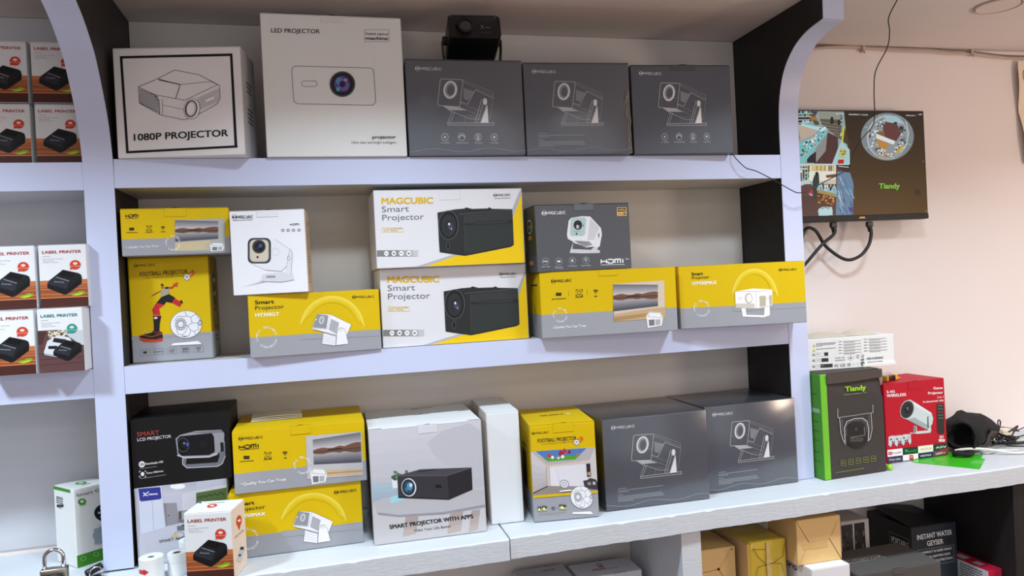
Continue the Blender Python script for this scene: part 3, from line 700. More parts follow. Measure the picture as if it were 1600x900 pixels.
# football boxes
def ball(a, cx, cy, r_, ry=None):
    ry = ry or r_; g_ = (120, 122, 128); f = lambda x, y: (cx+x*r_, cy+y*ry)
    a.p([f(-.82, 1.32), f(.78, 1.18), f(1.02, 1.42), f(-.98, 1.5)][:4], (240, 240, 242)); a.line([f(-.98, 1.5), f(1.02, 1.42)], r_*.03, g_)
    a.ell(cx, cy, r_, ry*.97, (238, 239, 243)); a.ring(cx, cy, r_, ry*.97, r_*.025, g_)
    for pts in ([(-.1, -.98), (.05, -.6), (.3, -.5), (.6, -.75)], [(.3, -.5), (.38, -.1), (.1, .1), (-.1, -.1)], [(.38, -.1), (.72, -.08), (.88, -.3)], [(.72, -.08), (.8, .35), (.5, .5), (.3, .42), (.1, .1)], [(.3, .42), (.2, .8), (-.15, .9)], [(.5, .5), (.62, .7)], [(-.6, .3), (-.5, .7), (-.2, .72), (.0, .45), (.1, .1)], [(-.5, -.6), (-.2, -.55), (.05, -.6)], [(-.5, -.6), (-.75, -.25)], [(.6, -.75), (.88, -.3)]): a.line([f(*p) for p in pts], r_*.03, g_)
    a.ell(*f(-.34, -.02), r_*.36, ry*.44, (150, 152, 160)); 
    for k in range(12):
        t = k*math.pi/6; a.ell(cx-.34*r_+.27*r_*math.cos(t), cy-.02*ry+.34*ry*math.sin(t), r_*.045, ry*.05, (228, 228, 232))
    a.ell(*f(-.34, -.02), r_*.17, ry*.2, (236, 236, 240)); a.ell(*f(.88, -.1), r_*.1, ry*.22, (130, 134, 150)); a.ell(*f(.88, -.1), r_*.05, ry*.12, (230, 230, 234))
    a.line([f(-.3, .82), f(.1, .84)], r_*.04, (90, 92, 96))
def fireball(a, x, y, s):
    a.p([(x, y-s), (x+s*1.3, y-s*1.6), (x+s*1.5, y-s*2.2), (x+s*2.3, y-s*2), (x+s*2.2, y-s*1.3), (x+s*2.7, y-s*1.3), (x+s*1.9, y-s*.5), (x+s*.8, y+s*.5)], (206, 96, 24))
    a.p([(x, y-s*.6), (x+s*1.2, y-s*1.1), (x+s*1.8, y-s*1.4), (x+s*1.3, y-s*.4), (x+s*.6, y+s*.3)], (244, 170, 60))
    a.ell(x, y, s, s, (238, 238, 240)); a.ring(x, y, s, s, s*.12, (90, 90, 96)); a.ell(x, y, s*.35, s*.35, (150, 152, 160))
    for k in range(5): t = k*1.257-1.57; a.line([(x+s*.35*math.cos(t), y+s*.35*math.sin(t)), (x+s*.95*math.cos(t), y+s*.95*math.sin(t))], s*.1, (110, 110, 116))
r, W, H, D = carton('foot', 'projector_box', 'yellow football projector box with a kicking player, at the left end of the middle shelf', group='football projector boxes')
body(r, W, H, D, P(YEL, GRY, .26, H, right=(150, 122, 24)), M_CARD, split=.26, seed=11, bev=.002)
a = Art((20, 18), (695, 10), (745, 850), (70, 888))
a.p([(60, 672), (742, 634), (742, 648), (62, 690)], GRY)
a.logo(78, 90, 258, 82, 17, INK); a.txt('FOOTBALL PROJECTOR', 128, 168, 524, 154, 34, INK, .012); a.txt('MULTIMEDIA PROJECTOR', 170, 188, 490, 176, 9, (120, 96, 20)); fireball(a, 518, 182, 26)
BK, RD = (34, 32, 36), (196, 46, 52)
a.p([(302, 292), (372, 258), (352, 282), (376, 322), (300, 345), (308, 300)], (172, 160, 130)); a.p([(302, 290), (336, 262), (368, 262), (374, 318), (302, 346)], (176, 164, 136))
a.p([(308, 286), (302, 296), (262, 318), (228, 336), (224, 330), (260, 308)], (150, 70, 50)); a.p([(334, 262), (364, 258), (372, 272), (342, 278)], BK)
a.p([(366, 262), (400, 256), (412, 228), (418, 240), (436, 212), (432, 232), (452, 228), (436, 246), (448, 258), (420, 256), (398, 274), (368, 276)], (200, 70, 50))
a.ell(316, 252, 11, 16, (170, 110, 70)); a.p([(302, 238), (312, 232), (326, 240), (326, 250), (304, 248)], (40, 30, 26)); a.rr(310, 262, 324, 272, 3, (150, 90, 60))
a.p([(370, 318), (420, 348), (396, 392), (350, 382), (330, 406), (268, 388), (308, 342)], BK); a.line([(268, 390), (332, 408)], 3, (210, 190, 190))
a.p([(418, 352), (462, 380), (474, 372), (478, 396), (462, 426), (398, 392)], RD); a.p([(462, 376), (474, 368), (488, 392), (472, 398)], BK)
a.p([(266, 388), (332, 406), (290, 436), (300, 492), (244, 486), (232, 444)], RD); a.line([(244, 488), (302, 494)], 6, (206, 150, 60))
a.p([(240, 494), (308, 496), (296, 560), (294, 622), (248, 622), (246, 560)], BK); a.ell(262, 512, 17, 11, (220, 210, 214)); a.ring(262, 512, 17, 11, 2, RD)
a.p([(122, 662), (180, 642), (232, 632), (246, 612), (314, 628), (324, 676), (270, 690), (150, 680)], (40, 36, 34)); a.p([(122, 664), (160, 682), (250, 690), (324, 678), (318, 704), (250, 712), (170, 710), (132, 692)], (214, 74, 40)); a.line([(246, 618), (262, 634), (310, 634)], 4, RD); a.line([(150, 650), (230, 668), (316, 640)], 3, (226, 140, 60))
for i in range(9): a.ell(140+i*21, 690+5*math.sin(i), 5, 4, (60, 20, 12))
a.line([(160, 612), (210, 632)], 3, (244, 214, 120)); a.line([(140, 626), (200, 640)], 3, (244, 214, 120))
ball(a, 514, 570, 130, 116)
for x, y in ((178, 796), (288, 790), (399, 785), (508, 779), (618, 773)):
    a.rrl(x-41, y-24, x+41, y+24, 3, 1.6, (96, 96, 100))
icon_chip(a, 176, 795, 15); a.greek(252, 795, 326, 791, 5, (90, 90, 94)); a.greek(376, 782, 424, 780, 5, (90, 90, 94)); a.greek(376, 796, 424, 794, 4, (90, 90, 94)); a.txt('8000', 484, 778, 536, 776, 13, (60, 60, 64), .02); a.greek(482, 794, 536, 792, 5, (90, 90, 94)); a.txt('LED', 598, 774, 638, 771, 14, (60, 60, 64), .02); a.greek(606, 788, 632, 786, 4, (90, 90, 94))
a.build('printed_artwork', r, W, H)
a = Art((0, 0), (100, 0), (100, 200), (0, 200))
for i in range(7): a.p([(34, 36+i*9), (56+8*math.sin(i*2), 32+i*9), (64, 40+i*9), (40, 44+i*9)], ((54, 48, 30), (190, 186, 170), (90, 70, 26))[i % 3])
a.rrl(38, 105, 62, 140, 3, 3, (40, 36, 26)); a.rr(42, 110, 58, 134, 2, (180, 170, 120)); a.greek(36, 160, 60, 160, 4, (70, 70, 74)); a.greek(36, 168, 60, 168, 4, (70, 70, 74))
a.build('side_lettering', r, W, H, 'right', D)

r, W, H, D = carton('foot2', 'projector_box', 'small yellow football projector box on the worktop with a living room picture', group='football projector boxes')
body(r, W, H, D, P(YEL, GRY, .275, H, left=(196, 164, 20)), M_CARD, split=.275, seed=12, bev=.002); tab(r, W, H, .36, .68, .018, YEL, M_CARD)
a = Art((100, 170), (560, 125), (578, 808), (108, 878))
a.logo(116, 232, 240, 218, 12, INK); a.txt('FOOTBALL PROJECTOR', 158, 290, 434, 262, 26, INK, .012); a.txt('MULTIMEDIA PROJECTOR', 186, 304, 410, 280, 7, (120, 96, 20)); fireball(a, 432, 280, 19)
a.p([(92, 357), (560, 310), (574, 620), (100, 676)], (204, 200, 200)); a.p([(92, 357), (560, 312), (520, 400), (220, 455)], (182, 178, 180))
a.g([(98, 392), (212, 456), (216, 600), (102, 660)], (206, 204, 208), (176, 170, 172), 5)
a.line([(95, 380), (215, 455), (500, 410)], 6, (226, 196, 160)); a.p([(236, 462), (498, 430), (500, 585), (238, 612)], (226, 226, 232))
for i in range(14): a.line([(248+i*18, 461-i*2.2), (250+i*18, 608-i*1.9)], 1.6, (196, 198, 208))
a.line([(210, 458), (214, 604)], 5, (188, 150, 120)); a.line([(230, 460), (233, 606)], 3, (188, 150, 120)); a.p([(102, 655), (216, 600), (574, 590), (574, 620), (100, 676)], (150, 138, 132)); a.p([(102, 655), (216, 598), (216, 606), (104, 664)], (70, 52, 46))
a.p([(140, 352), (500, 318), (420, 400), (226, 422)], (78, 126, 190)); a.p([(190, 400), (400, 372), (445, 372), (418, 401), (226, 422)], (86, 158, 48))
for x, y, s_, c in ((235, 380, 16, (200, 60, 60)), (258, 392, 12, (240, 240, 250)), (320, 360, 22, (168, 40, 46)), (345, 345, 18, (190, 50, 60)), (330, 385, 14, (240, 235, 235)), (378, 350, 14, (150, 30, 40)), (300, 395, 10, (230, 220, 220)), (440, 366, 14, (170, 120, 80))): a.p([(x-s_, y+s_*.4), (x-s_*.3, y-s_), (x+s_*.6, y-s_*.8), (x+s_, y+s_*.3), (x, y+s_)], c)
a.p([(494, 430), (522, 426), (526, 520), (498, 524)], (46, 42, 44)); a.ell(516, 500, 16, 14, (176, 150, 120)); a.p([(470, 552), (500, 545), (520, 530), (560, 540), (572, 560), (572, 612), (480, 606)], (60, 60, 66)); a.rr(500, 560, 524, 582, 4, (150, 140, 136)); a.rr(536, 556, 556, 578, 4, (190, 184, 180))
a.ring(336, 582, 32, 30, 3, (90, 90, 96)); a.ell(336, 582, 30, 28, (214, 216, 222)); a.ring(336, 582, 14, 13, 2, (110, 110, 116)); a.line([(300, 566), (285, 470)], 1, (150, 150, 150)); a.p([(298, 632), (380, 618), (398, 628), (310, 646)], (240, 240, 240)); a.p([(306, 640), (390, 628), (388, 634), (310, 646)], (50, 46, 44))
a.p([(96, 676), (572, 618), (574, 634), (98, 696)], YEL)
ball(a, 456, 672, 78, 84)
for x, y, w_ in ((150, 774, 13), (186, 768, 18), (318, 752, 25)):
    a.rr(x-w_, y-20, x+w_, y+16, 2, (70, 74, 60)); a.p([(x-w_, y), (x-w_*.2, y-14), (x+w_*.6, y+4), (x+w_, y-8), (x+w_, y+14), (x-w_, y+14)], (186, 190, 120)); a.rr(x-w_*.5, y-4, x+w_*.3, y+8, 1, (230, 232, 220))
a.ell(250, 762, 12, 12, (60, 60, 66)); a.ring(250, 762, 7, 7, 2, (190, 190, 196)); a.line([(216, 766), (232, 764)], 2, (110, 110, 110)); a.line([(268, 760), (286, 758)], 2, (110, 110, 110)); a.greek(142, 816, 340, 790, 3.5, (140, 134, 90))
a.build('printed_artwork', r, W, H)
a = Art((0, 0), (100, 0), (100, 100), (0, 100)); a.greek(28, 52, 66, 50, 5, (130, 104, 20)); a.ell(74, 49, 4, 4, (236, 226, 170)); a.build('lid_lettering', r, W, H, 'top', D)
a = Art((0, 0), (100, 0), (100, 200), (0, 200)); a.rr(30, 70, 62, 150, 4, (44, 42, 36)); a.greek(34, 60, 60, 60, 5, (60, 56, 40)); a.build('side_lettering', r, W, H, 'left', D)

# HY450 boxes, one on the other
def hy450(key, label, corners, d):
    r, W, H, D = carton(key, 'projector_box', label, group='white HY450 projector boxes')
    body(r, W, H, D, lambda n, c: (222, 222, 226), M_GLOSSY, seed=13)
    dx, dy = d; o = lambda x, y: (x+dx, y+dy)
    a = Art(*corners); E = lambda *p: [o(x, y) for x, y in p]
    a.p([(corners[0][0]+(corners[3][0]-corners[0][0])*.99+200, corners[3][1]-9)] + E((460, 395), (600, 370), (700, 290), (760, 180), (806, 70)) + [corners[1], corners[2]], (176, 178, 186))
    a.p([(corners[3][0]+250, corners[3][1]-9)] + E((480, 400), (620, 380), (715, 305), (775, 195), (818, 82)) + [(corners[2][0], corners[2][1])], (236, 198, 16))
    a.txt('MAGCUBIC', *o(88, 131), *o(358, 129), 33, (222, 178, 20), .04); a.txt('Smart', *o(90, 173), *o(232, 169), 30, (110, 112, 120)); a.txt('Projector', *o(92, 216), *o(310, 211), 30, (110, 112, 120))
    a.rrl(*o(92, 254), *o(202, 276), 1, 1.6, (222, 190, 60)); a.txt('HY450', *o(100, 274), *o(172, 272), 16, (222, 178, 20), .01); a.txt('SE', *o(176, 262), *o(194, 261), 8, (222, 178, 20), .02)
    a.logo(*o(672, 93), *o(760, 90), 10, INK); a.greek(*o(676, 106), *o(760, 103), 3, (120, 120, 124))
    for i in range(8): a.p(E((62+i*27, 372+0*i), (62+(i+1)*27, 371), (62+(i+1)*27, 403), (62+i*27, 404)), tuple(int(128+(214-128)*max(0, i-3)/5.) for _ in range(3)))
    for i, x in enumerate((112, 151, 190, 229)):
        a.ell(*o(x, 388), 12, 13, (246, 246, 248)); a.rr(*o(x-6, 384), *o(x+6, 393), 2, (110, 110, 114))
        if i % 2 == 0: a.ell(*o(x, 390), 3, 4, (246, 246, 248))
    a.p(E((380, 176), (470, 160), (520, 156), (530, 150), (560, 158), (640, 156), (650, 150), (664, 158), (768, 160), (772, 230), (776, 346), (760, 356), (545, 398), (520, 402), (390, 382), (386, 310)), (42, 45, 44))
    a.p(E((520, 192), (768, 166), (770, 214), (748, 216), (738, 230), (560, 236), (548, 228), (522, 230)), (54, 58, 57)); a.p(E((522, 246), (772, 236), (774, 344), (540, 394), (522, 372)), (50, 54, 53))
    a.line(E((520, 190), (522, 392)), 2, (70, 74, 73)); a.line(E((490, 186), (768, 163)), 3, (84, 88, 86)); a.line(E((390, 380), (520, 400), (774, 346)), 3, (24, 25, 25)); a.line(E((500, 240), (560, 236), (580, 226), (740, 220), (770, 226)), 3, (30, 32, 32))
    a.ell(*o(437, 242), 52, 76, (26, 28, 29)); a.ring(*o(437, 242), 51, 75, 4, (78, 82, 82)); a.ell(*o(437, 244), 38, 58, (44, 48, 50)); a.ell(*o(442, 250), 22, 32, (26, 26, 32)); a.ell(*o(446, 250), 12, 18, (70, 68, 88)); a.ell(*o(440, 236), 5, 7, (216, 216, 224)); a.ell(*o(452, 262), 4, 6, (150, 140, 180)); a.ring(*o(445, 252), 17, 25, 2, (80, 84, 90))
    a.ring(*o(434, 348), 9, 22, 3, (74, 78, 78)); a.ell(*o(434, 348), 5, 15, (20, 20, 22))
    if key == 'hyu': a.line(E((388, 62), (392, 110), (498, 108), (496, 60)), 1.3, (196, 196, 200))
    a.build('printed_artwork', r, W, H)
    return r, W, H, D
hy450('hyu', 'white and yellow box with black projector, upper of the stacked pair', [(45, 58), (818, 52), (835, 438), (62, 468)], (0, 0))
hy450('hyl', 'white and yellow box with black projector, lower of the stacked pair', [(75, 468), (838, 438), (855, 825), (95, 872)], (28, 406))

# white tall box on the HY350GT box
r, W, H, D = carton('wht', 'projector_box', 'white box with a white projector on a stand, standing on the HY350GT box')
body(r, W, H, D, lambda n, c: (210, 188, 168) if n.x > .6 else (234, 235, 240), M_CARD, seed=14); tab(r, W, H, .36, .65, .013, (228, 229, 234), M_CARD)
a = Art((528, 138), (858, 133), (880, 492), (548, 510))
a.logo(543, 170, 635, 169, 12, INK); a.greek(546, 180, 634, 178, 3, (130, 130, 134)); a.stroke('HDmI', 797, 203, 838, 203, 7, INK, 2, .3)
for x in (766, 789, 812, 836): a.ell(x, 224, 7, 6, (90, 92, 96)); a.rr(x-4, 222, x+4, 227, 1, (230, 230, 232))
for i in range(6): a.p([(590-i*0+i*14, 470-i*3), (604+i*14, 467-i*3), (690, 450), (680, 442)], tuple(int(222-i*8) for _ in range(3)))
a.p([(680, 415), (760, 405), (808, 412), (816, 440), (760, 450), (672, 446), (674, 424)], (214, 215, 222)); a.line([(672, 446), (760, 450), (816, 440)], 2, (130, 132, 140)); a.rr(694, 421, 734, 431, 1, (150, 152, 160))
a.p([(778, 300), (800, 306), (808, 330), (802, 416), (780, 412), (786, 340)], (222, 223, 230)); a.line([(800, 306), (808, 330), (802, 416)], 2, (150, 152, 160))
a.p([(690, 256), (730, 262), (796, 306), (782, 380), (760, 402), (690, 396), (620, 364)], (228, 229, 236)); a.line([(730, 262), (796, 306), (782, 380), (760, 402), (690, 396)], 2, (170, 172, 180)); a.ring(734, 318, 15, 17, 1.6, (190, 192, 200)); a.ring(792, 345, 6, 10, 2, (150, 152, 160))
a.p(rrect(612, 256, 714, 368, 24), (36, 37, 42)); a.p(rrect(621, 264, 704, 360, 20), (206, 198, 180)); a.line(rrect(618, 261, 708, 363, 22), 2, (120, 120, 124), True)
a.ell(661, 294, 30, 30, (58, 56, 58)); a.ell(663, 294, 21, 21, (24, 24, 34)); a.ell(668, 290, 9, 9, (74, 80, 130)); a.ell(655, 300, 5, 5, (60, 60, 80)); a.ell(655, 340, 5, 5, (30, 28, 30)); a.ring(661, 294, 30, 30, 2, (150, 146, 136))
a.build('printed_artwork', r, W, H)
a = Art((0, 0), (100, 0), (100, 200), (0, 200))
for y in range(30, 180, 7): a.greek(24, y, 30+40*abs(math.sin(y)), y, 2.4, (150, 124, 104))
a.build('side_lettering', r, W, H, 'right', D)

# dark HDMI box
r, W, H, D = carton('hdmi', 'projector_box', 'dark grey box with a white cube projector and large HDMI print')
body(r, W, H, D, lambda n, c: (70, 68, 40) if n.x < -.6 and c.z > H*.2 else (76, 78, 84), M_GLOSSY, seed=15); tab(r, W, H, .41, .62, .014, (92, 100, 110), M_GLOSSY)
a = Art((35, 75), (1130, 50), (1170, 805), (75, 870)); c = (232, 234, 236)
a.logo(126, 188, 405, 178, 32, c)
a.rr(998, 104, 1108, 202, 4, (226, 186, 120)); a.rr(1006, 112, 1100, 156, 3, (40, 36, 32)); a.txt('1080p', 1010, 146, 1096, 143, 22, (226, 186, 120), .02); a.txt('FULL', 1012, 190, 1062, 188, 16, (50, 36, 24), .03); a.ell(1084, 180, 16, 14, (60, 40, 26)); a.txt('HD', 1074, 186, 1094, 185, 10, (226, 186, 120), .02)
a.p([(494, 508), (540, 520), (480, 590), (700, 598), (740, 560), (770, 380), (800, 400), (820, 420), (790, 560), (770, 592), (806, 608), (800, 634), (600, 640), (452, 636), (462, 600)], (206, 206, 212)); a.p([(494, 512), (560, 545), (600, 575), (520, 592), (484, 580)], (92, 88, 96))
a.p([(600, 206), (690, 210), (815, 345), (826, 420), (800, 560), (740, 560), (640, 570), (520, 520), (430, 470), (420, 420), (440, 260), (470, 226)], (228, 229, 234))
a.p([(690, 230), (790, 335), (790, 372), (740, 480), (660, 486)], (206, 204, 208)); a.p([(500, 490), (680, 500), (720, 540), (620, 568), (560, 530)], (150, 150, 158)); a.line([(540, 506), (660, 520)], 8, (110, 110, 118))
a.p([(490, 226), (620, 220), (644, 240), (630, 420), (600, 440), (470, 438), (454, 410), (464, 250)], (178, 200, 198)); a.p([(720, 540), (766, 390), (784, 380), (796, 400), (790, 470), (752, 575)], (226, 227, 232)); a.ell(790, 428, 12, 28, (150, 152, 160))
a.ell(548, 310, 50, 56, (36, 34, 44)); a.ring(548, 310, 48, 54, 5, (78, 76, 90)); a.ell(552, 310, 32, 40, (60, 54, 66)); a.ell(545, 330, 18, 24, (190, 186, 196)); a.ell(556, 296, 12, 16, (28, 24, 34)); a.ell(612, 314, 7, 8, (60, 60, 70)); a.ell(532, 412, 10, 12, (40, 40, 48)); a.greek(500, 386, 572, 384, 4, (110, 130, 130))
for x, y in ((168, 737), (327, 735), (483, 726), (641, 719)): a.ring(x, y, 40, 41, 3, (180, 182, 186))
a.txt('FHD', 140, 748, 196, 746, 20, c, .03); a.rr(306, 724, 346, 746, 5, c); a.line([(466, 706), (500, 744)], 5, c); a.line([(500, 706), (466, 744)], 5, c); a.ring(483, 726, 10, 12, 3, c); a.ring(641, 712, 12, 14, 4, c); a.line([(634, 732), (648, 732)], 5, c)
for k in range(5): t = math.pi*(1+k/4.); a.line([(641+20*math.cos(t), 712+20*math.sin(t)), (641+27*math.cos(t), 712+27*math.sin(t))], 3, c)
a.txt('Native 1080P', 120, 806, 220, 803, 10, c); a.txt('Electronic', 284, 804, 370, 801, 10, c); a.txt('Focusing', 284, 820, 374, 818, 10, c); a.txt('HiFi Speaker', 434, 794, 540, 791, 11, c); a.txt('Super Bright', 586, 788, 700, 783, 12, c)
a.stroke('HDmI', 818, 754, 1078, 746, 44, c, 15, .28); a.txt('TM', 1094, 712, 1132, 710, 16, c, .02); a.greek(812, 776, 1086, 768, 6, c)
a.build('printed_artwork', r, W, H)
a = Art((0, 0), (100, 0), (100, 200), (0, 200)); a.ring(50, 60, 22, 20, 4, (190, 186, 160)); a.txt('FHD', 34, 66, 66, 66, 10, (190, 186, 160)); a.rr(34, 88, 66, 100, 2, (190, 130, 50)); a.ring(50, 135, 20, 18, 4, (84, 100, 110)); a.rr(34, 164, 68, 176, 2, (190, 130, 50)); a.build('side_lettering', r, W, H, 'left', D)

# worktop cartons, left to right
r, W, H, D = carton('xn', 'projector_box', 'grey room-picture box with a blue logo patch, under the black LCD projector box')
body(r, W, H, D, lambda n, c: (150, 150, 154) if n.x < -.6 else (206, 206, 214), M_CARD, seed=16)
a = Art((40, 95), (890, -5), (930, 850), (70, 930))     # 6x zoom frame of this box
a.p([(40, 95), (890, -5), (900, 330), (520, 480), (80, 590)], (190, 190, 204)); a.g([(285, 68), (600, 35), (600, 150), (300, 180)], (176, 178, 190), (198, 196, 208), 4)
a.p([(75, 92), (290, 70), (316, 515), (90, 580)], (204, 208, 222)); a.line([(196, 90), (212, 545)], 3, (130, 132, 146)); a.line([(290, 70), (316, 515)], 3, (140, 140, 152)); a.line([(75, 92), (92, 580)], 3, (140, 140, 152))
a.p([(300, 255), (418, 255), (440, 480), (322, 505)], (130, 128, 134)); a.p([(326, 258), (412, 258), (432, 478), (334, 500)], (146, 144, 150)); a.rr(336, 386, 356, 394, 3, (50, 50, 54))
a.p([(470, 160), (600, 120), (890, 60), (890, 300), (520, 340), (472, 350)], (206, 204, 212)); a.ell(432, 74, 70, 30, (240, 240, 240)); a.p([(600, 150), (890, 95), (890, 230), (600, 270)], (84, 106, 60))
for i in range(10): a.ell(620+i*26, 200-i*5+10*math.sin(i*3), 14, 10, (58, 78, 40))
a.p([(434, 345), (522, 336), (524, 480), (438, 470)], (110, 108, 114)); a.rr(440, 352, 462, 430, 2, (92, 70, 60)); a.p([(464, 350), (520, 338), (522, 420), (466, 440)], (160, 160, 168))
a.p([(80, 590), (316, 515), (480, 478), (930, 560), (930, 850), (75, 930)], (196, 194, 204))
for i in range(14): a.line([(90+i*6, 590+i*20), (300+i*40, 540+i*26)], 2, (168, 166, 178))
a.p([(420, 510), (530, 490), (560, 500), (540, 560), (424, 560)], (110, 112, 118)); a.ell(505, 500, 40, 10, (40, 40, 44)); a.ring(440, 610, 46, 40, 4, (60, 62, 60)); a.p([(380, 600), (430, 590), (430, 640), (360, 640)], (196, 180, 140))
a.txt('SMART ANDROID PROJECTOR', 262, 684, 850, 604, 30, (34, 34, 38), .02)
a.p([(82, 90), (274, 78), (284, 196), (268, 208), (104, 228), (92, 214)], (52, 56, 140))
a.line([(124, 174), (146, 148), (172, 126)], 8, (238, 238, 246)); a.line([(124, 134), (150, 164), (164, 172)], 8, (238, 238, 246)); a.txt('nano', 170, 164, 252, 160, 24, (238, 238, 246), .03)
a.build('printed_artwork', r, W, H)

r, W, H, D = carton('smart', 'projector_box', 'black box reading SMART LCD PROJECTOR stacked on the grey room-picture box')
body(r, W, H, D, lambda n, c: (9, 8, 9), M_DULLBLK, seed=17)
a = Art((25, 168), (515, 125), (510, 455), (45, 480)); c = (226, 226, 230)
a.txt('SMART', 62, 248, 164, 240, 20, (168, 66, 60)); a.txt('LCD PROJECTOR', 63, 270, 220, 256, 14, c, .004)
sv = (148, 148, 156)
a.p([(268, 338), (290, 345), (286, 384), (440, 380), (452, 352), (450, 288), (470, 268), (484, 280), (482, 350), (466, 388), (440, 402), (290, 402), (268, 380)], (112, 112, 120)); a.line([(272, 352), (270, 382), (290, 400), (440, 398), (464, 386), (482, 350)], 3, (196, 196, 204))
a.p([(240, 262), (262, 244), (340, 226), (470, 222), (484, 240), (478, 300), (440, 345), (400, 356), (280, 356), (248, 338)], sv); a.p([(300, 234), (470, 224), (482, 236), (380, 240)], (120, 118, 126)); a.p([(247, 266), (262, 250), (420, 238), (430, 256), (430, 330), (400, 344), (268, 344), (252, 330)], (20, 18, 24)); a.line([(246, 340), (280, 352), (400, 352), (440, 338)], 4, (206, 206, 212))
a.ell(276, 292, 28, 33, (8, 8, 10)); a.ring(276, 292, 27, 32, 2, (96, 96, 104)); a.ell(280, 290, 16, 20, (24, 24, 30)); a.ell(296, 290, 6, 9, (70, 86, 190)); a.ell(281, 284, 5, 6, (120, 120, 128)); a.rr(360, 276, 384, 304, 2, (30, 26, 34)); a.rr(460, 284, 476, 330, 4, (28, 28, 32))
a.ell(83, 375, 14, 14, c); a.ell(83, 375, 10, 6, (20, 20, 22)); a.txt('HD', 76, 379, 90, 378, 7, c, .03); a.txt('Resolução HD', 100, 378, 180, 371, 9, c, .02); a.greek(72, 396, 150, 388, 2, (150, 150, 154))
for sx in (-1, 1):
    for sy in (-1, 1): a.line([(86+sx*14, 418+sy*7), (86+sx*14, 418+sy*13), (86+sx*8, 418+sy*13)], 2, c)
a.ell(86, 418, 8, 9, c); a.txt('Foco Elétrico', 105, 419, 180, 412, 8, c, .02); a.greek(76, 439, 192, 427, 2.2, (150, 150, 154))
a.build('printed_artwork', r, W, H)

# label printer boxes
def art_label(green=False):
    a = Art((52, 200), (578, 185), (625, 985), (92, 1005)) if True else None
    ink = (44, 132, 124) if green else (172, 70, 62); bub = (46, 150, 134) if green else (206, 68, 40)
    a.txt('LABEL PRINTER', 100, 308, 530, 298, 36, ink, .028); a.greek(104, 346, 186, 344, 4, (110, 116, 122))
    a.txt('Inkless printing technology', 107, 381, 328, 375, 9, (96, 100, 106)); a.txt('Label printing', 108, 402, 220, 399, 9, (96, 100, 106)); a.txt('Wireless connection', 110, 424, 276, 418, 9, (96, 100, 106))
    if not green:
        a.g([(70, 652), (612, 632), (624, 850), (90, 868)], (196, 118, 72), (150, 78, 44), 6)
        for i, (y, h) in enumerate(((690, 3), (712, 5), (742, 6), (760, 3), (782, 8), (806, 4), (826, 6))): a.p([(80, y), (340, y+8*math.sin(i)), (618, y-14), (619, y-14+h), (340, y+8*math.sin(i)+h), (82, y+h)], ((124, 62, 40), (216, 140, 90))[i % 3 == 0])
        a.p([(90, 868), (624, 850), (625, 985), (92, 1005)], (74, 38, 32)); a.p([(90, 868), (624, 850), (624, 862), (90, 880)], (206, 130, 78))
        a.p([(425, 835), (445, 812), (490, 806), (520, 785), (572, 790), (585, 808), (560, 828), (500, 845), (440, 848)], (126, 168, 30)); a.p([(440, 838), (500, 815), (570, 800), (540, 830), (480, 845)], (196, 214, 60)); a.line([(440, 842), (580, 800)], 3, (84, 128, 20))
        dx = 0; s_ = 1; o = lambda x, y: (x, y)
    else:
        a.p([(66, 470), (330, 462), (620, 650), (625, 985), (92, 1005), (80, 700)], (96, 66, 66)); a.p([(66, 470), (170, 470), (120, 640), (75, 640)], (74, 48, 46)); a.p([(330, 480), (612, 470), (618, 660), (560, 650), (420, 540)], (196, 202, 206))
        for i in range(60):
            rx = random.Random(i); a.ell(190+rx.random()*200, 470+rx.random()*90, 12, 11, ((214, 206, 180), (150, 142, 110), (236, 230, 210))[i % 3], n=7)
        for y in (690, 760, 830, 900): a.line([(90, y), (620, y-30)], 3, (72, 48, 48))
        a.p([(140, 740), (180, 600), (240, 560), (300, 530), (440, 560), (470, 620), (350, 800), (330, 812), (150, 760)], (214, 218, 224)); a.p([(260, 560), (400, 585), (380, 640), (240, 610)], (34, 34, 38)); a.p(rrect(190, 660, 300, 700, 16), (30, 30, 34)); a.line([(330, 812), (470, 620)], 3, (170, 174, 182)); a.p([(150, 745), (340, 790), (335, 812), (150, 770)], (180, 184, 192))
        o = lambda x, y: (250+(x-160)*.86, 590+(y-512)*.82)
    E = lambda *p: [o(x, y) for x, y in p]
    a.p(E((160, 690), (180, 650), (330, 512), (500, 556), (530, 575), (542, 620), (530, 690), (378, 828), (340, 830), (162, 745)), (26, 27, 31))
    a.p(E((186, 652), (262, 592), (408, 645), (368, 760), (170, 690)), (44, 46, 54)); a.p(E((166, 700), (368, 762), (372, 800), (350, 826), (165, 745)), (20, 21, 25)); a.p(E((275, 575), (340, 522), (470, 560), (430, 622)), (14, 14, 17)); a.p(E((380, 826), (540, 690), (540, 622), (505, 640), (400, 740)), (16, 17, 21))
    a.line(E((256, 605), (400, 658)), 5, (176, 178, 186)); a.p(E((214, 648), (228, 642), (250, 660), (348, 668), (340, 680), (240, 670)), (120, 122, 130)); a.ell(*o(226, 652), 12, 9, (12, 12, 14)); a.line(E((180, 650), (330, 514)), 3, (70, 72, 80))
    a.ell(465, 450, 60, 60, bub); a.p([(412, 470), (410, 512), (450, 500)], bub); a.rr(442, 424, 488, 444, 5, (240, 236, 232)); a.rr(456, 418, 474, 450, 3, (240, 236, 232)); a.ell(465, 434, 5, 5, bub); a.txt('BT Printing', 418, 474, 520, 470, 10, (240, 220, 210), .01)
    return a
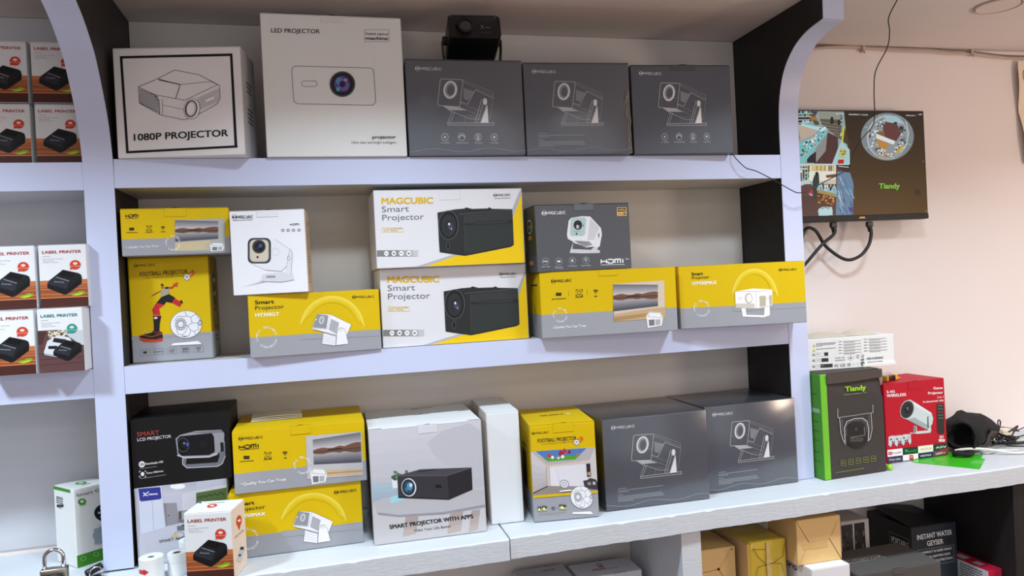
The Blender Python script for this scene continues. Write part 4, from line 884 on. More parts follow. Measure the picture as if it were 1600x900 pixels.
def label_box(label, pos, green=False, group='label printer boxes', D=.1, first=None):
    x, y, z, ya, ro, W, H, D = pos
    r = thing('label_printer_box', label, 'box', (x, y, z+EZ), math.radians(ya), group, -math.radians(ro))
    if first:
        for ch in first.children:
            c = ch.copy(); COL.objects.link(c); c.parent = r
        return r
    body(r, W, H, D, lambda n, c: (228, 206, 188) if n.x > .6 and c.z > 9 else (228, 230, 232), M_CARD, seed=20)
    art_label(green).build('printed_artwork', r, W, H)
    return r
LW, LH = .0785, .1115
GLP = 'label printer boxes in the left bay'
l0 = label_box('label printer box in the left bay, middle shelf, top row, beside the white post', (-.4845, -.0194, -.0042, 0, 0, LW-.002, LH, .12), group=GLP)
label_box('label printer box in the left bay, middle shelf, top row, at the left border', (-.5665, -.0194, -.0042, 0, 0, LW, LH, .12), group=GLP, first=l0)
label_box('label printer box in the left bay, middle shelf, bottom row, at the left border', (-.5685, -.0330, -.1172, 0, 0, LW, LH, .12), group=GLP, first=l0)
label_box('green-lettered label printer box showing a white and a black printer', (-.4862, -.0360, -.1172, -1.5, 0, LW-.0065, LH+.0010, .12), green=True, group=GLP)
label_box('label printer box in the left bay, top shelf, upper row, beside the white post', (-.4960, .030, .3700, 0, 0, LW, LH, .12), group=GLP, first=l0)
label_box('label printer box in the left bay, top shelf, upper row, at the left border', (-.5790, .030, .3700, 0, 0, LW, LH, .12), group=GLP, first=l0)
label_box('label printer box in the left bay, top shelf, lower row, beside the white post', (-.4945, .030, .2562, 0, 0, LW, LH, .12), group=GLP, first=l0)
label_box('label printer box in the left bay, top shelf, lower row, at the left border', (-.5785, .030, .2562, 0, 0, LW, LH, .12), group=GLP, first=l0)
x, y, z, ya, ro, W, H, D = T['lab']
r = thing('label_printer_box', 'label printer box at the front edge of the worktop beside the label rolls', 'box', (x, y, z+EZ), math.radians(ya), None, -math.radians(ro))
body(r, W, H, D, lambda n, c: (236, 216, 198) if n.x > .6 else (228, 232, 234), M_CARD, seed=21); art_label().build('printed_artwork', r, W, H)  # right side tinted, warm lamp light put into the card colour
a = Art((580, 185), (727, 48), (775, 740), (625, 985)); a.ell(671, 285, 30, 62, (206, 68, 40), 8, 24); a.p([(655, 340), (672, 390), (690, 335)], (206, 68, 40)); a.p([(655, 280), (686, 262), (688, 290), (660, 300)], (240, 236, 230)); a.txt('LABEL PRINTER', 630, 488, 728, 382, 14, (150, 120, 104), .01)
a.p([(690, 570), (735, 560), (740, 590), (700, 750), (655, 755), (650, 735)], (206, 202, 196)); a.p([(690, 572), (728, 564), (722, 600), (684, 608)], (34, 34, 38)); a.p([(672, 660), (698, 655), (692, 688), (666, 692)], (60, 60, 64)); a.line([(676, 640), (706, 634)], 3, (120, 120, 122))
a.build('side_lettering', r, W, H, 'right', D)
a = Art((225, 50), (727, 48), (578, 185), (52, 200)); a.ell(380, 118, 60, 22, (206, 68, 40), -8); a.rr(360, 110, 402, 126, 4, (240, 232, 228)); a.greek(330, 88, 520, 80, 5, (150, 120, 110)); a.ell(240, 66, 18, 8, (24, 24, 26)); a.build('lid_lettering', r, W, H, 'top', D)

# smart projector with apps: front box and its twin behind
def art_apps():
    a = Art((58, 278), (622, 205), (637, 768), (75, 853))
    a.g([(58, 278), (622, 205), (632, 560), (66, 640)], (206, 206, 212), (186, 188, 196), 6)
    a.p([(350, 330), (420, 270), (560, 225), (622, 260), (628, 480), (560, 450), (440, 440), (380, 390)], (190, 191, 199))
    a.g([(66, 545), (200, 530), (200, 620), (68, 640)], (170, 196, 206), (160, 174, 190), 4)
    a.p([(66, 640), (180, 600), (420, 575), (632, 545), (634, 770), (76, 850)], (198, 196, 198)); a.p([(66, 640), (120, 615), (200, 600), (560, 560), (632, 560), (634, 630), (420, 675), (200, 695), (90, 686)], (186, 186, 190)); a.p([(90, 686), (200, 696), (420, 676), (634, 632), (634, 648), (420, 690), (200, 708), (100, 700)], (150, 150, 156))
    for x0, x1 in ((232, 296), (455, 520), (562, 606)): a.g([(x0, 705-(x0-232)*.12), (x1, 698-(x0-232)*.12), (x1-14, 790-(x0-232)*.09), (x0-18, 806-(x0-232)*.09)], (168, 152, 148), (190, 176, 170), 3)
    a.p([(160, 610), (220, 590), (232, 620), (160, 640)], (160, 214, 226))
    a.p([(168, 520), (192, 515), (198, 560), (172, 565)], (228, 230, 232))
    for i in range(26):
        q = random.Random(i); a.ell(165+q.random()*80, 478+q.random()*42, 8, 7, ((72, 96, 78), (96, 122, 98), (58, 78, 62))[i % 3], n=7)
    a.p([(197, 500), (310, 465), (568, 448), (570, 560), (450, 615), (198, 612)], (56, 55, 60)); a.p([(197, 500), (310, 465), (568, 448), (444, 492)], (74, 72, 78)); a.p([(444, 492), (568, 448), (570, 560), (450, 615)], (44, 42, 47))
    for i in range(9): a.line([(456+i*13, 500-i*4.5), (458+i*13, 602-i*5)], 2, (28, 27, 30))
    a.line([(197, 501), (444, 493), (568, 449)], 2, (110, 108, 116)); a.line([(300, 478), (390, 462)], 6, (50, 49, 54)); a.rr(384, 540, 414, 556, 3, (24, 24, 27)); a.line([(198, 606), (450, 609)], 3, (30, 29, 33))
    a.ell(252, 557, 37, 46, (214, 218, 224)); a.ell(250, 557, 32, 41, (34, 40, 48)); a.ell(250, 557, 24, 32, (40, 74, 96)); a.ell(256, 552, 15, 20, (92, 140, 176)); a.ell(262, 545, 8, 10, (196, 226, 240)); a.ell(240, 568, 8, 10, (70, 120, 130))
    k = (26, 26, 30); a.txt('SMART PROJECTOR WITH APPS', 152, 768, 571, 703, 20, k, .035); a.txt('Make Your Life Better', 274, 779, 458, 752, 13, (60, 60, 66), .004)
    return a
for i, lab_ in enumerate(('large white box reading SMART PROJECTOR WITH APPS at the front of the worktop', 'plain-topped white twin box hidden behind the SMART PROJECTOR WITH APPS box')):
    x, y, z, ya, ro, W, H, D = T['apps']
    if i: y += .1215; D = .098; x += .0025
    r, W, H, D = carton('apps', 'projector_box', lab_, T_=(x, y, z, ya, ro, W, H, D))
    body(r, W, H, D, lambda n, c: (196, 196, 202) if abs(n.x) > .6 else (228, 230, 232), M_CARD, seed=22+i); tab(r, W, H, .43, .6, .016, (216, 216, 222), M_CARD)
    if i == 0: art_apps().build('printed_artwork', r, W, H)
    a = Art((0, 0), (200, 0), (200, 90), (0, 90))
    for x in (1, 176): a.p([(x, 86), (x+22, 86), (x+22, 89), (x, 89)], (60, 58, 56))
    if i: a.line([(92, 24), (104, 12)], 3, (60, 60, 66)); a.line([(90, 14), (106, 24)], 3, (60, 60, 66)); a.txt('nano', 108, 22, 132, 21, 9, (90, 90, 96), .03)
    a.build('lid_lettering', r, W, H, 'top', D)
r, W, H, D = carton('blank', 'blank_box', 'narrow plain white box standing beside the SMART PROJECTOR WITH APPS box')
body(r, W, H, D, lambda n, c: (226, 214, 206) if n.x < -.6 else (226, 231, 234), M_CARD, seed=25, bev=.0016)

# Tiandy camera box
r, W, H, D = carton('tian', 'camera_box', 'worn dark brown camera box with a bright green side right of the shelving')
bm = bmesh.new(); cube(bm, 0, W, 0, D, 0, H-.001, .0012)
for f in (.06, .12, .3, .5, .7, .78, .86, .93): bmesh.ops.bisect_plane(bm, geom=bm.verts[:]+bm.edges[:]+bm.faces[:], plane_co=(0, 0, H*f), plane_no=(0, 0, 1))
for f in (.10, .35, .6, .8, .9, .96): bmesh.ops.bisect_plane(bm, geom=bm.verts[:]+bm.edges[:]+bm.faces[:], plane_co=(W*f, 0, 0), plane_no=(1, 0, 0))
for v in bm.verts:          # the crushed upper right corner
    d = math.hypot((v.co.x-W)/.03, (v.co.z-H*.92)/.045)
    if d < 1.2: v.co.x -= .007*(1.2-d)*(1+.6*math.sin(v.co.z*240)); v.co.y += .003*(1.2-d)
    if v.co.z > H*.8 and v.co.y < .002 and W*.3 < v.co.x < W*.9: v.co.y += .0022*math.sin((v.co.z/H-.8)*15)
o = fin(bm, 'body', M_KRAFT, r)
def tp(n, c):
    if n.x < -.5: return (74, 148, 44)
    if n.y < -.4 and c.x < W*.105: return (112, 190, 40)
    return (58, 52, 48)
setcol(o.data, tp)
bm = bmesh.new(); cube(bm, .002, W-.006, .001, D-.001, H-.0009, H+.0002, .0003); bmesh.ops.subdivide_edges(bm, edges=bm.edges[:], cuts=2)
o = fin(bm, 'lid', M_KRAFT, r); setcol(o.data, lambda n, c: (72, 66, 60))
bm = bmesh.new(); vs = [(W*.93, -.001, H*.985), (W*.985, -.003, H*.995), (W*1.0, -.002, H*.95), (W*.985, -.0035, H*.88), (W*.965, -.001, H*.83), (W*.95, -.0008, H*.9)]
bm.faces.new([bm.verts.new(v) for v in vs]); ex = bmesh.ops.extrude_face_region(bm, geom=bm.faces[:]); 
for v in ex['geom']:
    if isinstance(v, bmesh.types.BMVert): v.co.y += .0007
o = fin(bm, 'torn_flap', M_KRAFT, r); setcol(o.data, lambda n, c: (150, 128, 108))
a = Art((207, 118), (650, 88), (650, 818), (220, 862)); gw = (196, 196, 200)
a.p([(248, 115), (640, 90), (648, 150), (430, 178), (250, 190)], (78, 70, 64))
a.txt('Tiandy', 378, 248, 525, 240, 36, (150, 204, 44), .045); a.txt('Tiandy Technologies Co., Ltd.', 366, 274, 528, 262, 9, (150, 160, 130), .01)
a.line([(320, 365), (318, 430), (566, 405), (568, 350)], 3, gw); a.line([(318, 430), (566, 405)], 5, (150, 150, 154))
a.line([(330, 432), (336, 540), (350, 590), (366, 620)], 4, gw); a.line([(346, 440), (350, 545), (372, 610)], 2.5, (130, 130, 134))
a.line([(552, 410), (554, 520), (538, 585), (520, 605)], 4, gw); a.line([(536, 420), (538, 520), (524, 585)], 2.5, (130, 130, 134))
a.ell(446, 555, 82, 90, (44, 40, 38)); a.line([(362, 600), (362, 500), (380, 460), (430, 442), (490, 440), (522, 466), (530, 520), (524, 600)], 5, gw); a.line([(372, 560), (376, 480), (420, 456), (490, 452), (514, 480), (516, 540)], 2, (140, 140, 144))
a.ell(445, 520, 36, 40, (40, 38, 40)); a.ell(443, 517, 10, 11, (70, 68, 72)); a.line([(500, 500), (502, 560), (400, 572)], 3, (150, 150, 154)); a.p(rrect(400, 576, 488, 602, 10), (84, 82, 78)); 
for x in (418, 436, 454, 472): a.rr(x-6, 582, x+4, 596, 2, (50, 48, 46))
for i, x in enumerate((345, 397, 449, 501, 553)): a.rrl(x-16, 728-i*5.0, x+16, 764-i*5.0, 3, 2.4, (136, 148, 40)); a.greek(x-9, 748-i*5, x+9, 748-i*5, 5, (136, 148, 40))
a.greek(290, 812, 486, 790, 4, (126, 140, 60))
a.build('printed_artwork', r, W, H, off=.0030)
a = Art((0, 0), (100, 0), (100, 200), (0, 200)); a.rr(50, 66, 96, 74, 1, (150, 190, 150)); 
for y in (40, 92, 110, 128, 150, 168): a.greek(50, y, 90, y, 2, (50, 110, 34))
a.line([(48, 10), (48, 190)], 1, (52, 112, 34)); a.build('side_lettering', r, W, H, 'left', D)

# red box
r, W, H, D = carton('red', 'projector_box', 'bright red game projector box standing on the worktop beside the camera box')
body(r, W, H, D, lambda n, c: (190, 24, 44), M_CARD, seed=27); tab(r, W, H, .39, .62, .018, (188, 24, 42), M_CARD)
a = Art((650, 205), (1068, 155), (1082, 700), (655, 748)); wt = (240, 236, 236)
a.txt('2.4G', 668, 262, 724, 258, 17, wt, .035); a.txt('WIRELESS', 668, 290, 800, 280, 20, wt, .035)
a.txt('Game', 990, 236, 1056, 232, 18, wt, .03); a.txt('Projector', 952, 271, 1057, 264, 18, wt, .03); a.txt('2 in 1', 1016, 297, 1060, 293, 12, wt, .03); a.txt('Professional chip', 914, 330, 1060, 316, 12, wt, .03)
a.p([(842, 486), (864, 492), (866, 528), (944, 522), (938, 510), (944, 430), (958, 418), (966, 524), (960, 540), (870, 546), (842, 542)], (206, 210, 214)); a.p([(842, 486), (860, 494), (860, 536), (844, 536)], (120, 130, 136))
a.p([(820, 304), (850, 320), (972, 400), (982, 440), (974, 480), (930, 516), (800, 444), (756, 420)], (206, 214, 218)); a.p([(850, 320), (972, 400), (960, 410), (850, 345)], (224, 230, 232)); a.p([(800, 444), (930, 516), (960, 496), (850, 430)], (160, 172, 178)); a.p([(938, 500), (940, 430), (948, 418), (950, 510)], (90, 100, 106))
a.ell(804, 374, 48, 68, (190, 198, 202), 20); a.ell(802, 375, 43, 62, (50, 52, 54), 20); a.ell(806, 372, 22, 30, (30, 30, 34), 20); a.ell(808, 370, 12, 16, (66, 66, 76), 20); a.ell(803, 364, 4, 5, (150, 150, 160))
a.p(rrect(1008, 334, 1060, 550, 14), (52, 52, 50))
for yy in range(350, 460, 22):
    for xx in (1022, 1034, 1046): a.ell(xx, yy, 3.5, 3.5, (150, 150, 146) if (xx+yy) % 3 else (196, 60, 50), n=8)
for gx, gy in ((700, 590), (742, 588), (788, 582)):
    a.p([(gx-32, gy-28), (gx-12, gy-36), (gx+12, gy-36), (gx+32, gy-32), (gx+34, gy+20), (gx+24, gy+40), (gx+12, gy+14), (gx-8, gy+16), (gx-18, gy+44), (gx-34, gy+30)], (206, 208, 214)); a.line([(gx-34, gy+30), (gx-18, gy+44), (gx-8, gy+16), (gx+12, gy+14), (gx+24, gy+40)], 2, (120, 122, 130))
    a.line([(gx-24, gy-10), (gx-8, gy-10)], 5, (60, 62, 70)); a.line([(gx-16, gy-18), (gx-16, gy-2)], 5, (60, 62, 70))
    for dx_, dy_ in ((0, -8), (8, 0), (0, 8), (-8, 0)): a.ell(gx+16+dx_, gy-10+dy_, 3, 3, (60, 62, 70), n=8)
    a.ell(gx-6, gy+8, 6, 6, (50, 52, 58), n=10); a.ell(gx+8, gy+7, 6, 6, (50, 52, 58), n=10)
a.txt('X2', 812, 548, 836, 545, 12, wt, .02); a.txt('3D', 1022, 584, 1054, 580, 20, wt, .03); a.rr(1016, 588, 1060, 606, 2, wt); a.txt('SUPPORT', 1020, 602, 1056, 600, 8, (200, 40, 54), .01)
for i, (c0, c1, t0, t1) in enumerate((((244, 240, 240), (58, 56, 84), 'Youtube', 'Prime video'), ((30, 60, 44), (242, 240, 242), 'Spotify', ''), ((240, 236, 226), (44, 44, 92), 'NETFLIX', 'HBOMAX'), ((40, 62, 50), (120, 70, 96), 'ATV', 'WIFI 6'))):
    x0 = 652+i*107.5; x1 = x0+107.5; s0 = -i*9.5; s1 = -(i+1)*9.5
    a.p([(x0, 653+s0), (x1, 653+s1), (x1, 702+s1), (x0, 702+s0)], c0); a.p([(x0, 702+s0), (x1, 702+s1), (x1, 748+s1), (x0, 748+s0)], c1)
    tc = [(60, 50, 56), (60, 150, 90), (196, 150, 140), (230, 236, 232)][i]; a.txt(t0, x0+34-(0 if i < 2 else 16), 686+s0-2, x1-10, 686+s1+1, 15, tc, .015)
    if t1: a.txt(t1, x0+16, 730+s0-1, x1-14, 730+s1+2, 13, (226, 226, 236), .015)
a.rr(662, 666, 686, 688, 4, (200, 40, 50)); a.p([(670, 671), (680, 677), (670, 683)], wt); a.ell(784, 662, 10, 11, (40, 160, 80)); a.rr(804, 694, 832, 726, 3, (210, 30, 60)); a.txt('TV', 808, 716, 828, 714, 12, wt, .02); a.line([(688, 740), (700, 746), (724, 738)], 3, wt); a.line([(1010, 650), (1056, 645)], 2, (230, 236, 232)); a.p([(975+45, 662), (1082, 652), (1082, 700), (1020, 706)], (150, 62, 66)); a.txt('WIFI 6', 1004, 698, 1060, 692, 14, (236, 226, 230), .02)
a.build('printed_artwork', r, W, H)
a = Art((0, 0), (100, 0), (100, 60), (0, 60)); a.p([(40, 22), (62, 20), (64, 26), (44, 28)], (240, 236, 236)); a.build('lid_lettering', r, W, H, 'top', D)

# white flat box on the camera box
r, W, H, D = carton('aa', 'projector_box', 'flat white box printed with instructions lying on the camera box', T_=None)
body(r, W, H, D, lambda n, c: (70, 70, 72) if n.x > .6 else (232, 234, 232), M_CARD, seed=28, lid=False)
a = Art((85, 175), (1490, 145), (1490, 625), (110, 665)); k = (96, 98, 100)
for y in (270, 345): a.p([(182, y+24), (206, y-24), (230, y+22)], (206, 200, 90)); a.line([(206, y-10), (206, y+10)], 5, k)
for y, x1 in ((245, 555), (258, 560), (272, 540), (290, 350)): a.greek(240, y, x1, y-8, 7, (140, 140, 142))
a.greek(240, 334, 556, 326, 9, k)
for y, x1 in ((412, 432), (502, 436), (592, 500)): a.ell(200, y, 18, 20, (110, 112, 120)); a.ell(200, y-6, 9, 9, (226, 226, 230)); a.rrl(228, y-24, x1-60, y+28, 14, 3, (150, 150, 152)); a.rr(x1-(60 if y < 450 else 110 if y < 550 else 190), y-28, x1, y+26, 5, (52, 54, 56)); a.greek(250, y+2, x1-130, y, 8, (150, 150, 150))
for j, X in enumerate((600, 1005)):
    for i in range(5):
        y = 232+i*45-j*18; a.greek(X, y, X+50, y-1, 9, k); a.greek(X+70, y-1, X+365, y-4, 8, (140, 140, 142)); a.greek(X+90, y+17, X+260, y+14, 8, (150, 150, 152))
a.txt('AC100V~240V', 540, 486, 698, 482, 17, k, .02); a.txt('ANSI 50Hz/60HZ', 540, 526, 704, 520, 17, k, .02)
a.ring(788, 486, 38, 38, 3, k); a.ell(788, 486, 12, 14, k); a.line([(740, 470), (750, 486), (740, 504)], 3, k); a.line([(850, 466), (838, 486), (850, 504)], 3, k)
for x in (898, 975): a.line([(x-24, 446), (x+22, 446), (x+14, 480), (x-14, 480)], 4, k, True); a.line([(x-22, 500), (x+22, 446)], 4, k); a.ell(x+10, 494, 8, 8, k)
a.rr(944, 516, 1000, 532, 2, (36, 36, 38)); a.txt('NO.S102MAX', 1045, 526, 1302, 518, 30, (56, 58, 60), .025); a.txt('MADE IN CHINA', 1050, 576, 1290, 568, 17, (70, 72, 74), .025)
a.txt('FC', 532, 618, 594, 614, 40, k, .02); a.txt('CE', 620, 616, 700, 612, 42, k, .02); a.txt('UK', 728, 590, 790, 588, 22, k, .03); a.txt('CA', 734, 616, 786, 614, 22, k, .03); a.ring(832, 582, 16, 18, 3, (170, 170, 172)); a.ring(900, 580, 22, 20, 3, (170, 170, 172)); a.ell(974, 580, 30, 30, (60, 96, 50)); a.p([(958, 574), (972, 592), (1004, 556), (974, 584)], (226, 230, 226)); a.rrl(112, 250, 140, 300, 1, .1, k)
a.build('printed_artwork', r, W, H)
bm = bmesh.new()      # half-open top flaps
for x0, x1, h0, hm in ((.002, W*.62, .002, .010), (W*.5, W*.86, .003, .0095)):
    N_ = 10; A_ = []; 
    for i in range(N_+1):
        t = i/N_; x = x0+(x1-x0)*t; A_.append((bm.verts.new((x, .012, H+.0006)), bm.verts.new((x, .05, H+h0+hm*math.sin(math.pi*min(1, t*1.05))*.9)), bm.verts.new((x, .0505, H+h0+.0006+hm*math.sin(math.pi*min(1, t*1.05))*.9)), bm.verts.new((x, .0122, H+.0013))))
    for P_, Q_ in zip(A_, A_[1:]):
        for k_ in range(4): bm.faces.new((P_[k_], P_[(k_+1) % 4], Q_[(k_+1) % 4], Q_[k_]))
o = fin(bm, 'top_flap', M_CARD, r); setcol(o.data, lambda n, c: (216, 204, 186))
box('bottom_flap', W*.62, W*1.0, -.0035, -.0005, 0.0004, .0075, M_PAPER, r, bev=.0005)

# camera box in the left bay
cx, cy = -.4685, .0453
r = thing('camera_box', 'white and green smart camera box behind the white post on the left worktop', 'box', (cx, cy, EZ-.4885), math.radians(41.0))
W, H, D = .068, .145, .078
r.location = (cx, cy, EZ-.4886)
body(r, W, H, D, lambda n, c: (232, 234, 232), M_CARD, seed=30)
a = Art((342, 510), (449, 480.3), (457.4, 823.6), (348, 865)); a.p([(346, 808), (520, 745), (525, 800), (348, 865)], (66, 142, 40))
a.txt('Smart Camera', 352, 540, 470, 508, 13, (90, 92, 96), .01); a.ell(366, 563, 12, 14, (80, 150, 60)); a.ell(366, 562, 5, 6, (220, 240, 220)); a.greek(358, 580, 376, 577, 3, (80, 150, 60))
a.ell(440, 720, 46, 44, (160, 176, 186)); a.p([(398, 690), (482, 665), (486, 740), (400, 762)], (156, 170, 180)); a.ell(438, 630, 48, 54, (226, 230, 234)); a.ell(440, 618, 40, 44, (32, 34, 40)); a.ell(440, 618, 14, 16, (70, 90, 150))
for k_ in range(8): t = k_*math.pi/4; a.ell(440+25*math.cos(t), 618+28*math.sin(t), 5, 5, (190, 196, 206), n=8)
a.ell(470, 712, 12, 26, (24, 24, 28))
for x, y in ((366, 822), (404, 806), (438, 793)): a.ring(x, y, 7, 10, 2, (150, 200, 140))
a.build('printed_artwork', r, W, H)
a = Art((225, 487), (342, 510), (348, 865), (250, 830)); a.p([(226, 488), (324, 506), (324, 525), (226, 506)], (62, 140, 46))
for y in (548, 556, 566, 576): a.greek(243, y, 280, y+8, 5, (60, 62, 64))
a.rr(246, 585, 284, 598, 1, (50, 50, 54)); a.greek(254, 602, 274, 605, 3, (60, 60, 64)); a.build('side_lettering', r, W, H, 'left', D)
a = Art((0, 0), (100, 0), (100, 100), (0, 100)); a.ell(50, 45, 14, 16, (72, 150, 60)); a.ell(50, 44, 6, 7, (220, 240, 220)); a.greek(40, 72, 62, 72, 5, (72, 150, 60)); a.build('lid_lettering', r, W, H, 'top', D)

# ------------------------------------------------------------------ small projector on top of the dark box
pz = EZ+.2612+.1925-.0005
r = thing('mini_projector', 'small black projector in a swivel stand on top of a dark grey box', 'projector', (.322, .028, pz+.0018), math.radians(-3))
bm = bmesh.new()
tilt = Matrix.Translation((0, 0, .051)) @ Matrix.Rotation(math.radians(-16), 4, 'X')
prof = rrect(-.053, -.0265, .053, .0265, .008, 4); rings = []
for y, sx, sz, dz in ((-.048, .94, .92, 0), (-.0505, 1, 1, 0), (.03, 1, 1, 0), (.048, .90, .94, 0), (.05, .84, .86, 0)):
    rings.append([bm.verts.new(tilt @ Vector((x*sx*(1 if True else 1), y, z*sz+dz))) for x, z in prof])
for A_, B_ in zip(rings, rings[1:]):
    n = len(A_)
    for k_ in range(n): bm.faces.new((A_[k_], A_[(k_+1) % n], B_[(k_+1) % n], B_[k_]))
bm.faces.new(rings[0]); bm.faces.new(rings[-1][::-1])
body_ = fin(bm, 'housing', M_BLACK, r, smooth=40)
def disc(name, x, z, rr_, y0, m, parent, depth=.004, inner=None):
    bm = bmesh.new(); pr = [(0.0001, 0), (rr_, 0), (rr_, depth), (rr_*.9, depth*1.1)] + ([(inner, depth*1.1), (inner, depth*.3), (0.0001, depth*.3)] if inner else [(0.0001, depth*1.1)])
    vs = lathe(bm, pr, 28); M_ = tilt @ Matrix.Translation((x, y0, z)) @ Matrix.Rotation(math.radians(90), 4, 'X')
    for v in vs: v.co = M_ @ v.co
    return fin(bm, name, m, parent, smooth=40)
lr = disc('lens_ring', -.018, .002, .0165, -.0495, M_BLACKM, body_, .004, .0125)
disc('lens', -.018, .002, .0115, -.0500, M_GLASS, body_, .0018)
a = Art((0, 0), (100, 0), (100, 60), (0, 60)); a.line([(62, 26), (69, 36)], 1.2, (120, 120, 124)); a.line([(69, 26), (62, 36)], 1.2, (120, 120, 124)); a.greek(72, 34, 84, 34, 3, (90, 90, 94)); a.greek(62, 46, 82, 46, 1.2, (90, 90, 94))
o = a.build('printed_mark', body_, .098, .052); o.data.transform(tilt @ Matrix.Translation((-.049, -.0506, -.026)))
bm = bmesh.new()
pth = [(-.061, 0, .051), (-.0605, 0, .03), (-.0575, 0, .0012), (.0575, 0, .0012), (.0605, 0, .03), (.061, 0, .051)]
for A_, B_ in zip(pth, pth[1:]):
    A_, B_ = Vector(A_), Vector(B_); d = (B_-A_).normalized(); n_ = Vector((-d.z, 0, d.x))*.0012
    vs = [bm.verts.new(p) for p in (A_-n_+Vector((0, -.010, 0)), A_+n_+Vector((0, -.010, 0)), A_+n_+Vector((0, .010, 0)), A_-n_+Vector((0, .010, 0)), B_-n_+Vector((0, -.010, 0)), B_+n_+Vector((0, -.010, 0)), B_+n_+Vector((0, .010, 0)), B_-n_+Vector((0, .010, 0)))]
    for f in ((0, 1, 2, 3), (4, 7, 6, 5), (0, 4, 5, 1), (1, 5, 6, 2), (2, 6, 7, 3), (3, 7, 4, 0)): bm.faces.new([vs[i] for i in f])
fin(bm, 'stand', M_BLACKM, r)
for s_ in (-1, 1):
    bm = bmesh.new(); vs = lathe(bm, [(.0001, 0), (.009, 0), (.009, .008), (.0001, .008)], 20)
    for v in vs: v.co = Vector((s_*(.0525+v.co.z), v.co.x, .051+v.co.y))
    fin(bm, 'pivot_knob', M_BLACKM, r, smooth=40)

# ------------------------------------------------------------------ wall screen
TX0, TX1, TZ0, TZ1 = 1.078, 1.522, .114, .393
tv = thing('wall_monitor', 'black wall-mounted monitor showing shop camera pictures', 'monitor', (TX0, .112, EZ+TZ0), 0)
tv.rotation_euler = (math.radians(0), 0, 0)
TW, TH = TX1-TX0, TZ1-TZ0
box('casing', 0, TW, .004, .030, 0, TH, M_BLACK, tv, bev=.003, seg=2)
box('rear_housing', TW*.25, TW*.75, .030, .0655, TH*.2, TH*.8, M_BLACKM, tv, bev=.004)
bz = box('bottom_bezel', .001, TW-.001, .0005, .0045, .0005, .014, M_BLACKM, tv, bev=.001)
